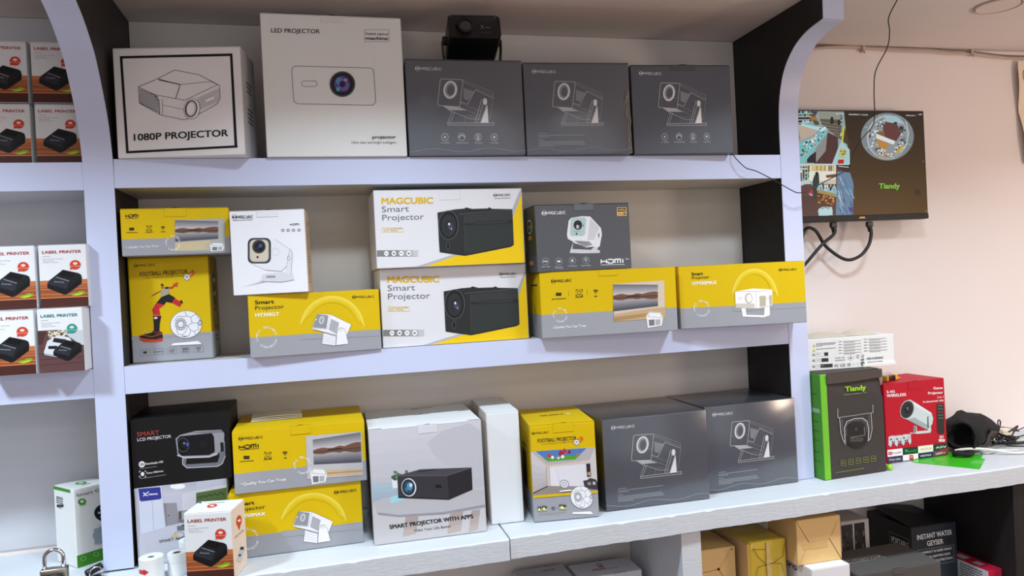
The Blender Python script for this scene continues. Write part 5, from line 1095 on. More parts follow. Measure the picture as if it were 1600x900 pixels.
# screen glass and picture
u0 = (1.137-TX0)
SW = TW-u0-.003; SH = TH-.0165
scr = box('display', .003, TW-.003, .0015, .0039, .0145, TH-.003, mat('display_off', (44, 34, 26), rough=.3), tv)
def cctv():
    a = Art((0, 28), (1012, 25), (1072, 828), (38, 856)); a.clip = False
    EXT = -170
    a.g([(EXT, 28), (1012, 25), (1072, 828), (EXT+40, 858)], (46, 36, 29), (94, 66, 30), 14)  # brown wash of reflected room light painted into the screen background
    q = random.Random(5)
    # upper left picture: shop seen from the corner
    a.p([(EXT, 34), (390, 38), (436, 444), (EXT+14, 444)], (150, 170, 176))
    a.p([(EXT, 34), (190, 38), (150, 110), (EXT, 190)], (60, 70, 76))
    for row in range(6):
        for i in range(26):
            x = EXT+i*14; y = 44+row*24-i*1.0*(.3)
            if x+row*12 < 150: a.p([(x, y), (x+11, y-1), (x+11, y+14), (x, y+15)], q.choice([(130, 190, 200), (40, 48, 60), (220, 226, 220), (70, 110, 130), (190, 170, 60), (30, 30, 34), (96, 140, 150)]))
        a.p([(EXT, 60+row*24), (150-row*12, 52+row*24), (150-row*12, 57+row*24), (EXT, 65+row*24)], (206, 220, 222))
    a.p([(190, 38), (378, 42), (372, 100), (200, 96)], (150, 152, 140)); a.p([(200, 96), (372, 100), (360, 250), (220, 140)], (96, 88, 74))
    for i in range(5): a.line([(210, 118+i*22), (350, 140+i*22)], 4, (150, 146, 134))
    a.p([(250, 190), (345, 235), (350, 440), (160, 440)], (86, 56, 54)); 
    for i in range(7): a.line([(262+i*12, 230), (190+i*26, 440)], 3, (58, 36, 38))
    a.p([(35, 140), (200, 160), (170, 210), (60, 262)], (196, 176, 156)); a.p([(60, 132), (265, 170), (262, 190), (200, 186), (60, 150)], (180, 226, 230)); a.p([(265, 170), (250, 340), (176, 432), (170, 320)], (150, 146, 144)); a.p([(176, 345), (172, 434), (106, 434), (104, 398)], (44, 34, 40))
    a.p([(-20, 330), (250, 176), (266, 200), (80, 440), (-60, 440)], (130, 196, 200))
    for i in range(80):
        t = q.random(); x = -20+240*t+q.uniform(-10, 25); y = 400-200*t+q.uniform(-45, 35); a.p([(x, y), (x+14, y-6), (x+18, y+4), (x+3, y+10)], q.choice([(60, 190, 210), (40, 90, 150), (230, 240, 240), (210, 120, 90), (80, 160, 120), (30, 40, 50), (240, 250, 250)]))
    a.p([(-20, 240), (40, 208), (52, 250), (-20, 300)], (176, 120, 50)); a.p([(EXT, 180), (30, 130), (40, 190), (EXT, 280)], (90, 130, 140))
    a.p([(130, 84), (156, 66), (180, 90), (206, 140), (178, 146), (138, 110)], (176, 116, 70)); a.ell(156, 72, 12, 12, (120, 76, 50)); a.p([(150, 100), (196, 120), (190, 144), (160, 140)], (60, 90, 60)); a.p([(284, 90), (306, 84), (312, 130), (284, 134)], (34, 36, 36)); a.ell(296, 86, 8, 8, (24, 24, 24)); a.p([(340, 104), (358, 100), (360, 140), (342, 142)], (30, 34, 34))
    a.p([(380, 150), (396, 155), (384, 270), (368, 266)], (214, 206, 40)); a.p([(396, 155), (436, 300), (384, 270)], (74, 60, 44)); a.p([(300, 440), (345, 320), (372, 262), (436, 330), (440, 444)], (172, 214, 220)); a.p([(362, 315), (414, 330), (394, 402), (346, 385)], (206, 196, 120)); a.p([(348, 408), (394, 408), (390, 440), (342, 440)], (200, 30, 34))
    for i in range(12): a.ell(366+q.random()*40, 335+q.random()*50, 5, 4, (60, 60, 46), n=6)
    for i in range(14): a.p([(352+q.random()*36, 60+i*14), (372, 58+i*14), (376, 68+i*14), (356, 70+i*14)], q.choice([(60, 90, 140), (160, 200, 210), (40, 50, 70), (200, 206, 150)]))
    # lower left picture
    a.p([(EXT+14, 450), (330, 448), (470, 560), (468, 846), (EXT+40, 858)], (96, 66, 60)); 
    for i in range(22): a.line([(60+i*8, 700), (EXT+60+i*22, 855)], 2.5, (60, 40, 40))
    a.p([(EXT+14, 450), (330, 448), (332, 600), (90, 600), (EXT+30, 700)], (216, 206, 190)); 
    for row in range(7):
        for i in range(14):
            x = EXT+20+i*20; y = 462+row*26-(0 if row < 2 else i*row*.9)
            if x < 130-row*3 and y > 455: a.p([(x, y), (x+15, y-2), (x+15, y+13), (x, y+15)], q.choice([(90, 160, 180), (40, 60, 80), (200, 196, 60), (60, 90, 90), (240, 240, 230), (30, 40, 50)]))
        a.line([(EXT+16, 480+row*30), (140, 478+row*26-row*8)], 5, (176, 226, 236))
    for i in range(14): a.p([(110+i*16, 456), (122+i*16, 455), (122+i*16, 496), (110+i*16, 498)], q.choice([(190, 150, 60), (220, 196, 120), (140, 96, 60), (236, 230, 210)]))
    a.p([(120, 500), (330, 500), (330, 560), (120, 590)], (240, 238, 226)); a.p([(250, 530), (330, 520), (330, 545), (255, 552)], (120, 76, 50))
    a.p([(110, 570), (340, 640), (338, 690), (180, 650)], (150, 196, 210)); a.p([(190, 640), (336, 680), (334, 704), (186, 668)], (176, 150, 84)); a.p([(186, 668), (334, 704), (330, 780), (200, 750)], (104, 62, 44))
    for i in range(40): x = 190+q.random()*130; a.ell(x, 690+q.random()*70, 9, 7, q.choice([(150, 80, 40), (196, 130, 60), (70, 44, 34), (206, 180, 120)]), n=6)
    for i in range(34): x = 200+q.random()*130; a.p([(x, 590+q.random()*60), (x+12, 592+q.random()*60), (x+14, 602+q.random()*60), (x+2, 604+q.random()*60)], q.choice([(220, 230, 220), (60, 60, 60), (170, 200, 200), (40, 46, 50)]))
    a.p([(160, 530), (196, 526), (200, 590), (180, 640), (176, 712), (160, 712), (150, 640), (146, 580)], (50, 60, 54)); a.ell(180, 520, 14, 15, (30, 30, 28)); a.ell(136, 660, 14, 15, (206, 40, 60)); a.p([(118, 670), (150, 680), (146, 694), (122, 688)], (170, 170, 206))
    a.p([(340, 500), (440, 510), (468, 600), (466, 846), (330, 846)], (110, 140, 170))
    for i in range(18): x = 345+q.random()*100; y = 540+q.random()*260; a.line([(x, y), (x+q.uniform(10, 40), y+q.uniform(40, 90))], 6, q.choice([(206, 220, 230), (40, 60, 120), (160, 190, 210), (84, 110, 150), (60, 60, 66)]))
    a.p([(436, 780), (466, 790), (466, 820), (438, 816)], (90, 60, 170)); a.ell(248, 816, 58, 38, (206, 232, 236)); a.p([(200, 790), (300, 780), (306, 846), (194, 850)], (196, 226, 232)); a.line([(215, 796), (248, 782), (280, 796)], 5, (60, 80, 80)); a.p([(330, 446), (436, 450), (430, 500), (350, 480)], (60, 48, 42)); a.line([(348, 460), (430, 468)], 5, (226, 236, 236))
    a.line([(EXT+14, 446), (436, 446)], 6, (214, 230, 232))
    # fisheye picture
    cx, cy, R_ = 730, 229, 209
    a.ell(cx, cy, R_, 185, (132, 142, 146), n=40); a.ell(cx, cy+4, 163, 172, (188, 198, 202), n=36); a.ell(cx+4, cy+6, 155, 164, (150, 156, 160), n=36)
    for k_ in range(110):
        t = q.random()*2*math.pi; rr_ = q.uniform(.62, .95); x = cx+4+155*rr_*math.cos(t); y = cy+6+160*rr_*math.sin(t); c_ = q.choice([(240, 244, 244), (60, 70, 84), (206, 214, 218), (40, 44, 52), (230, 236, 236), (170, 180, 190), (206, 160, 60) if y > 290 else (90, 110, 130)])
        a.add([(x-7, y-5), (x+7, y-7), (x+8, y+4), (x-6, y+6)], [(0, 1, 2, 3)], c_)
    a.p([(700, 60), (800, 70), (860, 120), (800, 130), (712, 110)], (170, 200, 206)); a.p([(712, 112), (800, 128), (838, 200), (800, 262), (705, 240), (690, 160)], (104, 62, 60)); a.p([(640, 196), (700, 180), (712, 238), (660, 224)], (130, 104, 60)); a.p([(640, 205), (790, 262), (780, 290), (700, 262), (640, 240)], (232, 236, 236)); a.p([(645, 245), (745, 282), (720, 330), (652, 306)], (196, 140, 70))
    a.ell(790, 122, 16, 9, (40, 50, 56)); a.ell(838, 165, 22, 22, (76, 84, 90)); a.ell(836, 160, 10, 10, (30, 30, 34)); a.p([(800, 340), (850, 290), (862, 306), (812, 360)], (206, 176, 40)); a.line([(650, 380), (760, 386)], 7, (206, 150, 70)); a.line([(872, 110), (896, 200), (880, 290), (830, 350)], 5, (226, 232, 234))
    for t in (20, 75, 150, 205, 250, 300): x, y = math.cos(math.radians(t)), math.sin(math.radians(t)); a.line([(cx+170*x, cy+158*y), (cx+200*x, cy+178*y)], 3, (206, 214, 216))
    wt = (236, 236, 236)
    a.txt('2025/08/24 11:36:06', 422, 64, 573, 66, 9, wt, .02); a.txt('Channel 1', 872, 66, 947, 67, 10, wt, .02); a.txt('x4D', 968, 58, 998, 58, 10, wt, .02); a.greek(322, 60, 384, 62, 8, (200, 210, 212))
    a.txt('Tiandy', 668, 636, 836, 634, 42, (128, 196, 70), .045); a.ell(985, 665, 20, 22, (66, 48, 28)); a.ell(1018, 420, 3, 6, (150, 150, 130)); a.ell(1052, 815, 4, 5, (190, 180, 120))
    return a
pic = cctv().build('camera_pictures', scr, SW, SH, m=M_SCREEN, off=.0002, step=.000003); pic.location = (u0, .0015, .0145+.0005)
# keep the picture inside the panel on its hidden side
for v in pic.data.vertices: v.co.x = max(v.co.x, -u0+.004); v.co.x = min(v.co.x, SW); v.co.z = min(max(v.co.z, .0003), SH-.0003)
a = Art((0, 0), (100, 0), (100, 20), (0, 20)); a.p([(36, 15), (44, 4), (62, 4), (66, 15)], (196, 120, 60)); a.greek(42, 12, 64, 12, 5, (240, 196, 130)); o = a.build('maker_badge', bz, .07, .009, off=.0002); o.location = (.205, .0003, .003)
Y_ = .122
def cab(label, pts, rr_, m, plug=None, seg=8, cat='cable', name='cable', group=None):
    r_ = bpy.data.meshes.new('x'); bm = bmesh.new(); sweep(bm, catmull(pts, 8), rr_, seg)
    if plug:
        o = thing(name, label, cat, pts[0], 0, group); loc = Vector(pts[0])
        for v in bm.verts: v.co -= loc
        fin(bm, 'lead', m, o, smooth=True)
        bm = bmesh.new(); cube(bm, -.009, .009, -.005, .005, -.012, .002, .002); fin(bm, 'plug', M_BLACK, o)
        bm = bmesh.new(); lathe(bm, [(.0001, -.012), (.0062, -.012), (.0058, -.016), (.0045, -.016), (.005, -.019), (.004, -.02), (.0045, -.024), (.0001, -.024)], 14); fin(bm, 'strain_relief', M_BLACKM, o, smooth=40)
        return o
    o = fin(bm, name, m, None, smooth=True); return tag(o, label, cat, group)
cab('thick black cable leaving the monitor near its middle, running down to the left', [(1.246, Y_+.005, EZ+.111), (1.244, Y_, EZ+.085), (1.207, Y_, EZ+.058), (1.16, Y_+.01, EZ+.008), (1.12, Y_+.02, EZ-.03), (1.10, .16, EZ-.10), (1.095, .165, EZ-.2)], .0042, M_CABLE, plug=True)
cab('black cable looping back up to the left under the monitor from its right plug', [(1.352, Y_+.005, EZ+.110), (1.352, Y_, EZ+.08), (1.341, Y_, EZ+.049), (1.317, Y_+.006, EZ+.024), (1.279, Y_+.01, EZ+.019), (1.234, Y_+.02, EZ+.053), (1.207, Y_+.022, EZ+.094), (1.178, Y_+.02, EZ+.100), (1.158, Y_+.016, EZ+.066), (1.14, Y_+.024, EZ+.0), (1.125, .168, EZ-.08)], .0042, M_CABLE, plug=True)

# ------------------------------------------------------------------ wire, ceiling, wall, small things
wire_pts = [(1.2354, -.13, .5735), (1.2113, -.13, .5336), (1.2164, -.125, .5059), (1.2131, -.12, .4726), (1.1894, -.11, .4242), (1.191, -.1, .3814), (1.1984, -.09, .3318), (1.1946, -.085, .3074), (1.1707, -.08, .2814), (1.1611, -.07, .2606), (1.1528, -.06, .2267), (1.1496, -.055, .2175), (1.084, -.05, .1877), (1.052, -.045, .1732), (1.0363, -.04, .1698), (1.0237, -.035, .1736), (.98, -.03, .1991), (.9411, -.025, .2203), (.9149, -.022, .2295), (.8966, -.016, .250), (.893, -.004, .2625), (.896, .03, .2622), (.90, .12, .2622)]
cab('thin black wire hanging from the ceiling and looping to the end of the top shelf', [(x, y, z+EZ) for x, y, z in wire_pts], .0012, M_CABLE, seg=6)
M_PAINTC = mat('painted_over_cable', (206, 182, 168), rough=.6); M_GREYC = mat('grey_cable', (120, 104, 98), rough=.6)
cc = thing('ceiling_cable', 'pair of painted cables clipped along the corner of wall and ceiling', 'cable', (1.07, .17, EZ+.566))
zz = [(1.07, .560), (1.2, .563), (1.25, .564), (1.30, .569), (1.384, .570), (1.497, .566), (1.598, .566), (1.66, .563), (1.724, .563), (1.83, .556), (1.918, .555), (2.3, .557)]
tube('lead', [(x-1.07, .004, z-.566) for x, z in zz], .0035, M_PAINTC, cc)
tube('lead', [(x-1.07, -.001, z-.566+.006+.001*math.sin(x*9)) for x, z in zz], .002, M_GREYC, cc)
for x in (1.39, 1.735):
    box('cable_clip', x-1.07, x-1.07+.006, -.0045, .008, -.008, .010, M_PAINTC, cc, bev=.001)
    box('clip_nail', x-1.07+.001, x-1.07+.0035, -.007, -.004, -.013, -.007, M_STEEL, cc)
# unlit round ceiling light
cl = thing('ceiling_light', 'round flush ceiling light, unlit, in the upper right corner', 'light', (1.507, -.128, CZ-.0005))
bm = bmesh.new(); lathe(bm, [(.050, 0), (.050, -.003), (.047, -.004), (.046, -.002), (.0455, -.0005)], 48); fin(bm, 'rim', mat('rim_paint', (196, 176, 164), rough=.5), cl, smooth=40)
bm = bmesh.new(); lathe(bm, [(.0455, -.0004), (.0455, -.0010), (.045, -.0010), (.0448, -.0004)], 48); fin(bm, 'shadow_gap', M_BLACKM, cl)
bm = bmesh.new(); lathe(bm, [(.0445, -.0003), (.044, -.003), (.0001, -.0035)], 48); fin(bm, 'diffuser', mat('diffuser', (226, 214, 206), rough=.4), cl, smooth=40)
# paper notice on the wall
bm = bmesh.new(); NX, NZ = 8, 16; x0, z0, pw, ph = 1.884, .262, .21, .283; G_ = []
for j in range(NZ+1):
    v = j/NZ; row = []
    for i in range(NX+1):
        u = i/NX; lift = .012*(1-u)**2*(.35+abs(math.sin(v*5.2+.4)))+.001; cut = .020*(1-v)**1.6+(.006 if v > .93 else 0)*(v-.93)/.07
        row.append(bm.verts.new((cut*(1-u)+pw*u, -lift, v*ph)))
    G_.append(row)
for A_, B_ in zip(G_, G_[1:]):
    for i in range(NX): bm.faces.new((A_[i], A_[i+1], B_[i+1], B_[i]))
nt = thing('paper_notice', 'curling cream paper notice on the wall at the right picture edge', 'notice', (x0, YB-.0006, EZ+z0))
o = fin(bm, 'sheet', mat('cream_paper', (240, 222, 200), rough=.8), nt, smooth=True)
a = Art((0, 0), (210, 0), (210, 283), (0, 283)); a.ring(34, 40, 16, 18, 2.5, (70, 60, 60)); a.ring(34, 40, 10, 12, 2, (90, 80, 76)); a.line([(24, 34), (44, 46)], 2, (90, 80, 76)); a.line([(44, 34), (24, 46)], 2, (90, 80, 76))
for y in (78, 86, 100, 108, 118, 126, 140): a.greek(28, y, 190, y, 2.6, (110, 90, 80))
a.p([(34, 190), (60, 176), (66, 200), (40, 214)], (226, 150, 70))
o = a.build('printed_text', nt, pw, ph, off=.0); 
for v in o.data.vertices:
    u, w_ = v.co.x/pw, v.co.z/ph; v.co.y = -(.012*(1-u)**2*(.35+abs(math.sin(w_*5.2+.4)))+.0016)

# things on the worktop at the right
def poly_slab(name, pts, z0, z1, m, parent=None):
    bm = bmesh.new(); A_ = [bm.verts.new((x, y, z0(x, y) if callable(z0) else z0)) for x, y in pts]; B_ = [bm.verts.new((x, y, (z1(x, y) if callable(z1) else z1))) for x, y in pts]
    bm.faces.new(A_[::-1]); bm.faces.new(B_)
    for i in range(len(pts)): j = (i+1) % len(pts); bm.faces.new((A_[i], A_[j], B_[j], B_[i]))
    return fin(bm, name, m, parent)
M_GREEN = mat('green_plastic', (70, 206, 40), rough=.25, coat=.4, bump=.1, bscale=20)
fo = thing('green_folder', 'bright green plastic folder lying under the red game projector box', 'folder', (1.353, .02, ctz(1.45)-.0003))
def sub(p): return (p[0]-1.353, p[1]-.02)
poly_slab('back_leaf', [sub(p) for p in ((1.353, .014), (1.432, -.096), (1.548, -.006), (1.469, .106))], .0003, .0007, M_GREEN, fo)
poly_slab('front_leaf', [sub(p) for p in ((1.353, .022), (1.427, -.082), (1.545, .002), (1.471, .106))], lambda x, y: .0009, lambda x, y: .0013, M_GREEN, fo)
bm = bmesh.new(); vs = lathe(bm, [(.0001, 0), (.0045, .0008), (.0072, .004), (.0075, .0075), (.0062, .011), (.003, .0135), (.0001, .0142)], 20)
o = fin(bm, 'green_bauble', mat('lime_plastic', (150, 214, 20), rough=.2, coat=.5), None, (1.258, -.016, ctz(1.258)), smooth=True); tag(o, 'tiny lime green bead on the worktop between the camera box and the red box', 'bead')
tp_ = thing('wire_connector', 'small black connector with yellow ends on top of the red box', 'connector', (1.322, .058, EZ-.4785+.1896+.0030), math.radians(18))
box('core', .012, .042, 0, .012, .0003, .012, M_BLACK, tp_, bev=.002); YP = mat('yellow_plastic', (236, 190, 20), rough=.35)
box('end_cap', .004, .012, -.001, .013, 0, .013, YP, tp_, bev=.0015); box('end_cap', .042, .050, -.001, .013, 0, .013, YP, tp_, bev=.0015)
bm = bmesh.new(); cube(bm, -.012, .03, -.002, .014, .0002, .020, .004, 2)
for v in bm.verts: v.co.z *= max(.35, 1-.02*0) if v.co.x > 0 else .8; v.co.y += .002*math.sin(v.co.x*300)
fin(bm, 'clear_bag', M_WRAP, tp_, smooth=40)

# black shoulder bag slumped beside the red box
bag = thing('black_bag', 'slumped black fabric bag lying on the worktop right of the red box', 'bag', (1.56, .075, ctz(1.56)))
M_FAB = mat('black_fabric', (17, 16, 17), rough=.85, noise=.3, nscale=60, bump=.5, bscale=240); M_FAB2 = mat('brown_leatherette', (70, 58, 48), rough=.5, bump=.3, bscale=90)
from mathutils import noise as mn
secs = []      # (centre x, y, z, half width, half height, tilt)
path = [(-.050, -.046, .040, .036, .033), (-.043, -.037, .043, .044, .039), (-.024, -.020, .045, .050, .042), (.002, -.004, .050, .052, .048), (.028, .008, .045, .050, .042), (.052, .018, .041, .048, .038), (.078, .028, .038, .042, .034), (.102, .038, .028, .034, .024), (.122, .046, .018, .026, .014), (.136, .052, .012, .014, .008)]
def ringpts(c, n=30):
    x, y, z, w_, h_ = c; d = Vector((.82, .57, 0)); sx = Vector((-.57, .82, 0)); out = []
    for k_ in range(n):
        t = 2*math.pi*k_/n; p = Vector((x, y, z)) + sx*(w_*math.cos(t)) + Vector((0, 0, h_*math.sin(t)))
        nn = mn.noise(Vector((p.x*38, p.y*38, p.z*38)))*.013 + mn.noise(Vector((p.x*90+5, p.y*90, p.z*60)))*.005
        p += (sx*math.cos(t)+Vector((0, 0, math.sin(t))))*nn; p.z = max(p.z, .0030); out.append(p)
    return out
bm = bmesh.new(); rg = [[bm.verts.new(p) for p in ringpts(c)] for c in path]
inner = [(path[0][0]+.003+i*.014, path[0][1]+.003+i*.011, path[0][2]-.001*i, path[0][3]*(.86-.13*i), path[0][4]*(.84-.13*i)) for i in range(4)]
ri = [[bm.verts.new(p) for p in ringpts(c)] for c in inner]
def bridge(A_, B_):
    n = len(A_)
    for k_ in range(n): bm.faces.new((A_[k_], A_[(k_+1) % n], B_[(k_+1) % n], B_[k_]))
for A_, B_ in zip(rg, rg[1:]): bridge(A_, B_)
bridge(ri[0], rg[0])
for A_, B_ in zip(ri, ri[1:]): bridge(B_, A_)
bm.faces.new(rg[-1]); bm.faces.new(ri[-1])
bb_ = fin(bm, 'bag_body', M_FAB, bag, smooth=True)
tube('rim_piping', [tuple(p) for p in ringpts((path[0][0]-.001, path[0][1]-.001, path[0][2], path[0][3]*.95, path[0][4]*.95), 20)]+[tuple(ringpts((path[0][0]-.001, path[0][1]-.001, path[0][2], path[0][3]*.95, path[0][4]*.95), 20)[0])], .0032, M_FAB, bag, n=3)
bm = bmesh.new()      # brown stitched patch following the near side
rows = []
for c_, lo, hi in ((path[2], .02, .95), (path[3], -.02, .72), (path[4], -.02, .52), (path[5], .02, .34)):
    x, y, z, w_, h_ = c_; sx = Vector((-.57, .82, 0)); row = []
    for q_ in range(5):
        t = math.pi + (lo+(hi-lo)*q_/4)*-1.0; p = Vector((x, y, z)) + sx*((w_+.006)*math.cos(t)) + Vector((0, 0, (h_+.006)*math.sin(-t)*-1*-1)); row.append(bm.verts.new(p))
    rows.append(row)
for A_, B_ in zip(rows, rows[1:]):
    for q_ in range(4): bm.faces.new((A_[q_], A_[q_+1], B_[q_+1], B_[q_]))
fin(bm, 'leather_patch', M_FAB2, bag, smooth=True)
tube('strap', [(-.055, -.052, .009), (-.085, -.058, .0075), (-.088, -.070, .010), (-.068, -.078, .0085), (-.050, -.072, .0075), (-.035, -.060, .008)], .006, M_FAB, bag)
def R3(pts, dz=0, f=.0046): return [(x, y, max(z+EZ+dz, ctz(x)+f)) for x, y, z in pts]
cb_ = thing('tangled_cables', 'tangle of thin black cables on the worktop beside the black bag', 'cable', (1.66, .06, ctz(1.66)))
def lead(pts, r_): 
    t = tube('lead', [(x-1.66, y-.06, max(z, ctz(x)+r_+.0012)-ctz(1.66)) for x, y, z in R3(pts)], r_, M_CABLE, cb_, seg=6)
lead([(1.6129, .075, -.4074), (1.6237, .075, -.4124), (1.638, .075, -.4212), (1.6593, .075, -.441), (1.6736, .075, -.4525), (1.6854, .075, -.4638), (1.6973, .075, -.4751)], .0013)
lead([(1.62, .06, -.4075), (1.606, .054, -.402), (1.5927, .035, -.409), (1.5975, .03, -.431), (1.6037, .03, -.4494), (1.6121, .03, -.4578), (1.6338, .04, -.4619)], .0013)
lead([(1.671, .08, -.4613), (1.6754, .08, -.4495), (1.677, .08, -.4334), (1.6752, .08, -.421), (1.6797, .08, -.416), (1.6836, .08, -.4228), (1.6792, .08, -.4397), (1.6656, .08, -.4689)], .0016)
lead([(1.72, .06, -.4451), (1.6952, .06, -.4417), (1.6876, .06, -.445), (1.6953, .06, -.4407), (1.717, .06, -.4317), (1.705, .06, -.4447), (1.689, .06, -.4633), (1.676, .06, -.4741)], .0019)
lead([(1.5991, .02, -.4585), (1.6235, .03, -.455), (1.6652, .04, -.4532), (1.6959, .04, -.4546), (1.6844, .04, -.461), (1.6644, .04, -.466), (1.6474, .04, -.4633)], .0019)
lead([(1.6416, .03, -.4608), (1.6450, .028, -.4680), (1.632, .0, -.4635), (1.655, -.02, -.4625), (1.69, -.035, -.464), (1.72, -.055, -.472), (1.78, -.07, -.480)], .0017)
lead([(1.6446, .07, -.470), (1.67, .06, -.478), (1.70, .045, -.478), (1.76, .04, -.478), (1.84, .04, -.478)], .0042)
lead([(1.70, .14, -.468), (1.728, .14, -.4539), (1.7515, .14, -.4519), (1.7773, .14, -.4575), (1.803, .14, -.4638), (1.8256, .14, -.46), (1.8489, .14, -.4515)], .0013)
lead([(1.7285, .10, -.470), (1.7597, .10, -.4712), (1.802, .11, -.472), (1.8375, .11, -.470)], .0017)
q = random.Random(4)
for i in range(7):
    c0 = Vector((1.668, .050, -.462)); r_ = q.uniform(.014, .028); ph_ = q.uniform(0, 6); tl = q.uniform(-.5, .5); pts = []
    for k_ in range(9):
        t = ph_+k_*.85; pts.append((c0.x+r_*math.cos(t)+q.uniform(-.004, .004), c0.y+r_*.8*math.sin(t), c0.z+r_*tl*math.cos(t)+q.uniform(-.003, .003)+.003*i*.6))
    lead(pts, .0016)
cab('thick white cable trailing along the worktop under the black bag', R3([(1.487, .028, -.466), (1.50, .018, -.462), (1.53, .006, -.461), (1.565, -.006, -.465), (1.59, -.018, -.470), (1.610, -.028, -.474), (1.64, -.034, -.474), (1.70, -.036, -.474), (1.80, -.03, -.474)]), .0034, M_WHITEC)
cab('short white cable loop lying on the worktop behind the thick white cable', R3([(1.60, .012, -.474), (1.575, .004, -.4745), (1.556, .002, -.4745), (1.552, .012, -.4745), (1.585, .016, -.4745), (1.64, -.010, -.4745)]), .0030, M_WHITEC)
pa = thing('power_adaptor', 'cream power adaptor block behind the black cables', 'adaptor', (1.742, .125, ctz(1.742)))
box('block', -.016, .016, -.012, .012, .0004, .024, mat('cream_plastic', (232, 220, 196), rough=.4), pa, bev=.003, seg=2); box('seam_line', -.0162, .0162, -.0123, .0123, .0155, .0162, mat('seam_tan', (170, 150, 120), rough=.5), pa)

# leaflet, label rolls, padlock, keys
lf = thing('leaflet', 'folded white leaflet lying on top of the yellow box', 'leaflet', (-.152, .053, EZ-.3655+.1167+.0008), math.radians(4))
for i in range(3):
    bm = bmesh.new(); cube(bm, .001*i, .097, .001*i, .074-.001*i, .0004+i*.0018, .0016+i*.0018)
    bmesh.ops.subdivide_edges(bm, edges=[e for e in bm.edges if abs((e.verts[0].co-e.verts[1].co).x) > .05], cuts=6)
    for v in bm.verts: v.co.z += i*.0010*(1-abs(v.co.x/.0485-1))+.0006*i
    fin(bm, 'page', M_PAPER, lf)
a = Art((0, 0), (200, 0), (200, 100), (0, 100)); a.rr(110, 30, 150, 34, 1, (60, 60, 62)); a.greek(100, 50, 160, 50, 4, (120, 120, 120)); o = a.build('printed_text', lf, .095, .0065, 'top', .07, off=.0004)
def roll(label, x, y, r_, h, hole, seam=None, logo=False, group=None):
    t = thing('label_roll', label, 'label roll', (x, y, ctz(x)), 0, group)
    bm = bmesh.new(); lathe(bm, [(r_, .0005), (r_, h-.0012), (r_-.001, h-.0003), (r_*.8, h-.0008), (r_*.6, h-.0002), (hole+.001, h-.0006), (hole, h-.002), (hole, .002), (hole, .0005), (r_, .0005)], 48)
    fin(bm, 'paper', mat('roll_paper', (234, 237, 236), rough=.55, bump=.3, bscale=30), t, smooth=30)
    bm = bmesh.new(); lathe(bm, [(hole-.0002, .001), (hole-.0002, h-.0015), (hole-.0014, h-.0015), (hole-.0014, .001)], 32); fin(bm, 'core', mat('card_core', (104, 92, 82), rough=.8), t, smooth=30)
    bm = bmesh.new(); sweep(bm, [(hole*math.cos(k_*.22)*(1+k_*.012*(r_/hole-1)), hole*math.sin(k_*.22)*(1+k_*.012*(r_/hole-1)), h-.0001) for k_ in range(84)], .00016, 4); fin(bm, 'wound_edge', mat('roll_seam', (176, 180, 182), rough=.6), t)
    if seam:
        bm = bmesh.new(); sweep(bm, [((r_+.0001)*math.cos(t_), (r_+.0001)*math.sin(t_), seam+.001*math.sin(t_*3)) for t_ in [math.radians(200+6*k_) for k_ in range(24)]], .0002, 4); fin(bm, 'label_gap', mat('roll_seam'), t)
    if logo:
        bm = bmesh.new(); prev = None
        for k_ in range(24):
            s_ = .022*k_/23; hh = .0035 if s_ < .0125 else (.0062*(.022-s_)/.0095 if s_ > .0135 else .005); an = math.radians(206)+s_/r_
            row = [bm.verts.new(((r_+.0004)*math.cos(an), (r_+.0004)*math.sin(an), .0215+q_*max(hh, .0001))) for q_ in (-1, 1)]
            if prev: bm.faces.new((prev[0], row[0], row[1], prev[1]))
            prev = row
        fin(bm, 'red_sticker', mat('red_print', (206, 30, 50), rough=.4), t)
    return t
roll('wide white label roll with a red mark, nearest the white post', -.316, -.074, .0200, .0425, .0055, logo=True, group='label rolls')
roll('slimmer white label roll standing between the wide roll and the label printer box', -.2765, -.0600, .0162, .0400, .0068, seam=.024, group='label rolls')
roll('white label roll half hidden behind the label printer box', -.2640, -.0190, .0165, .0480, .006, seam=.030, group='label rolls')

pl = thing('padlock', 'grey steel padlock standing on the left worktop, shackle closed', 'padlock', (-.4720, -.060, ctz(-.472)), math.radians(4))
bm = bmesh.new(); cube(bm, -.0205, .0205, -.009, .009, .0003, .0400, .0028, 3); fin(bm, 'lock_body', M_STEEL, pl, smooth=40)
bm = bmesh.new(); sh = [(-.0145, 0, .036), (-.0145, 0, .052)]+[(-.0145*math.cos(t), 0, .056+.0145*math.sin(t)) for t in [math.radians(k_*15) for k_ in range(0, 13)]]+[(.0145, 0, .052), (.0145, 0, .036)]
sweep(bm, sh, .0034, 14); fin(bm, 'shackle', M_CHROME, pl, smooth=True)
a = Art((0, 0), (100, 0), (100, 100), (0, 100)); a.ring(50, 24, 12, 5, 1.2, (120, 110, 100)); a.greek(42, 26, 60, 26, 3, (120, 110, 100)); o = a.build('stamped_mark', pl, .041, .04, off=.0002); o.location = (-.0205, -.0090, 0)
kf = thing('key_fob', 'black key case standing in front of the padlock at the bottom edge', 'key fob', (-.476, -.088, ctz(-.47)), math.radians(-4))
bm = bmesh.new(); cube(bm, -.024, .024, -.008, .008, .0004, .0345, .0055, 3); fin(bm, 'shell', M_BLACK, kf, smooth=50); box('button', -.006, .006, -.0084, -.0076, .006, .013, M_BLACKM, kf, bev=.001)
ky = thing('key_bunch', 'bunch of keys with a black plastic head on a steel ring beside the padlock', 'keys', (-.424, -.022, ctz(-.424)), 0)
bm = bmesh.new(); cube(bm, -.016, .014, -.007, .008, .001, .012, .004, 3); 
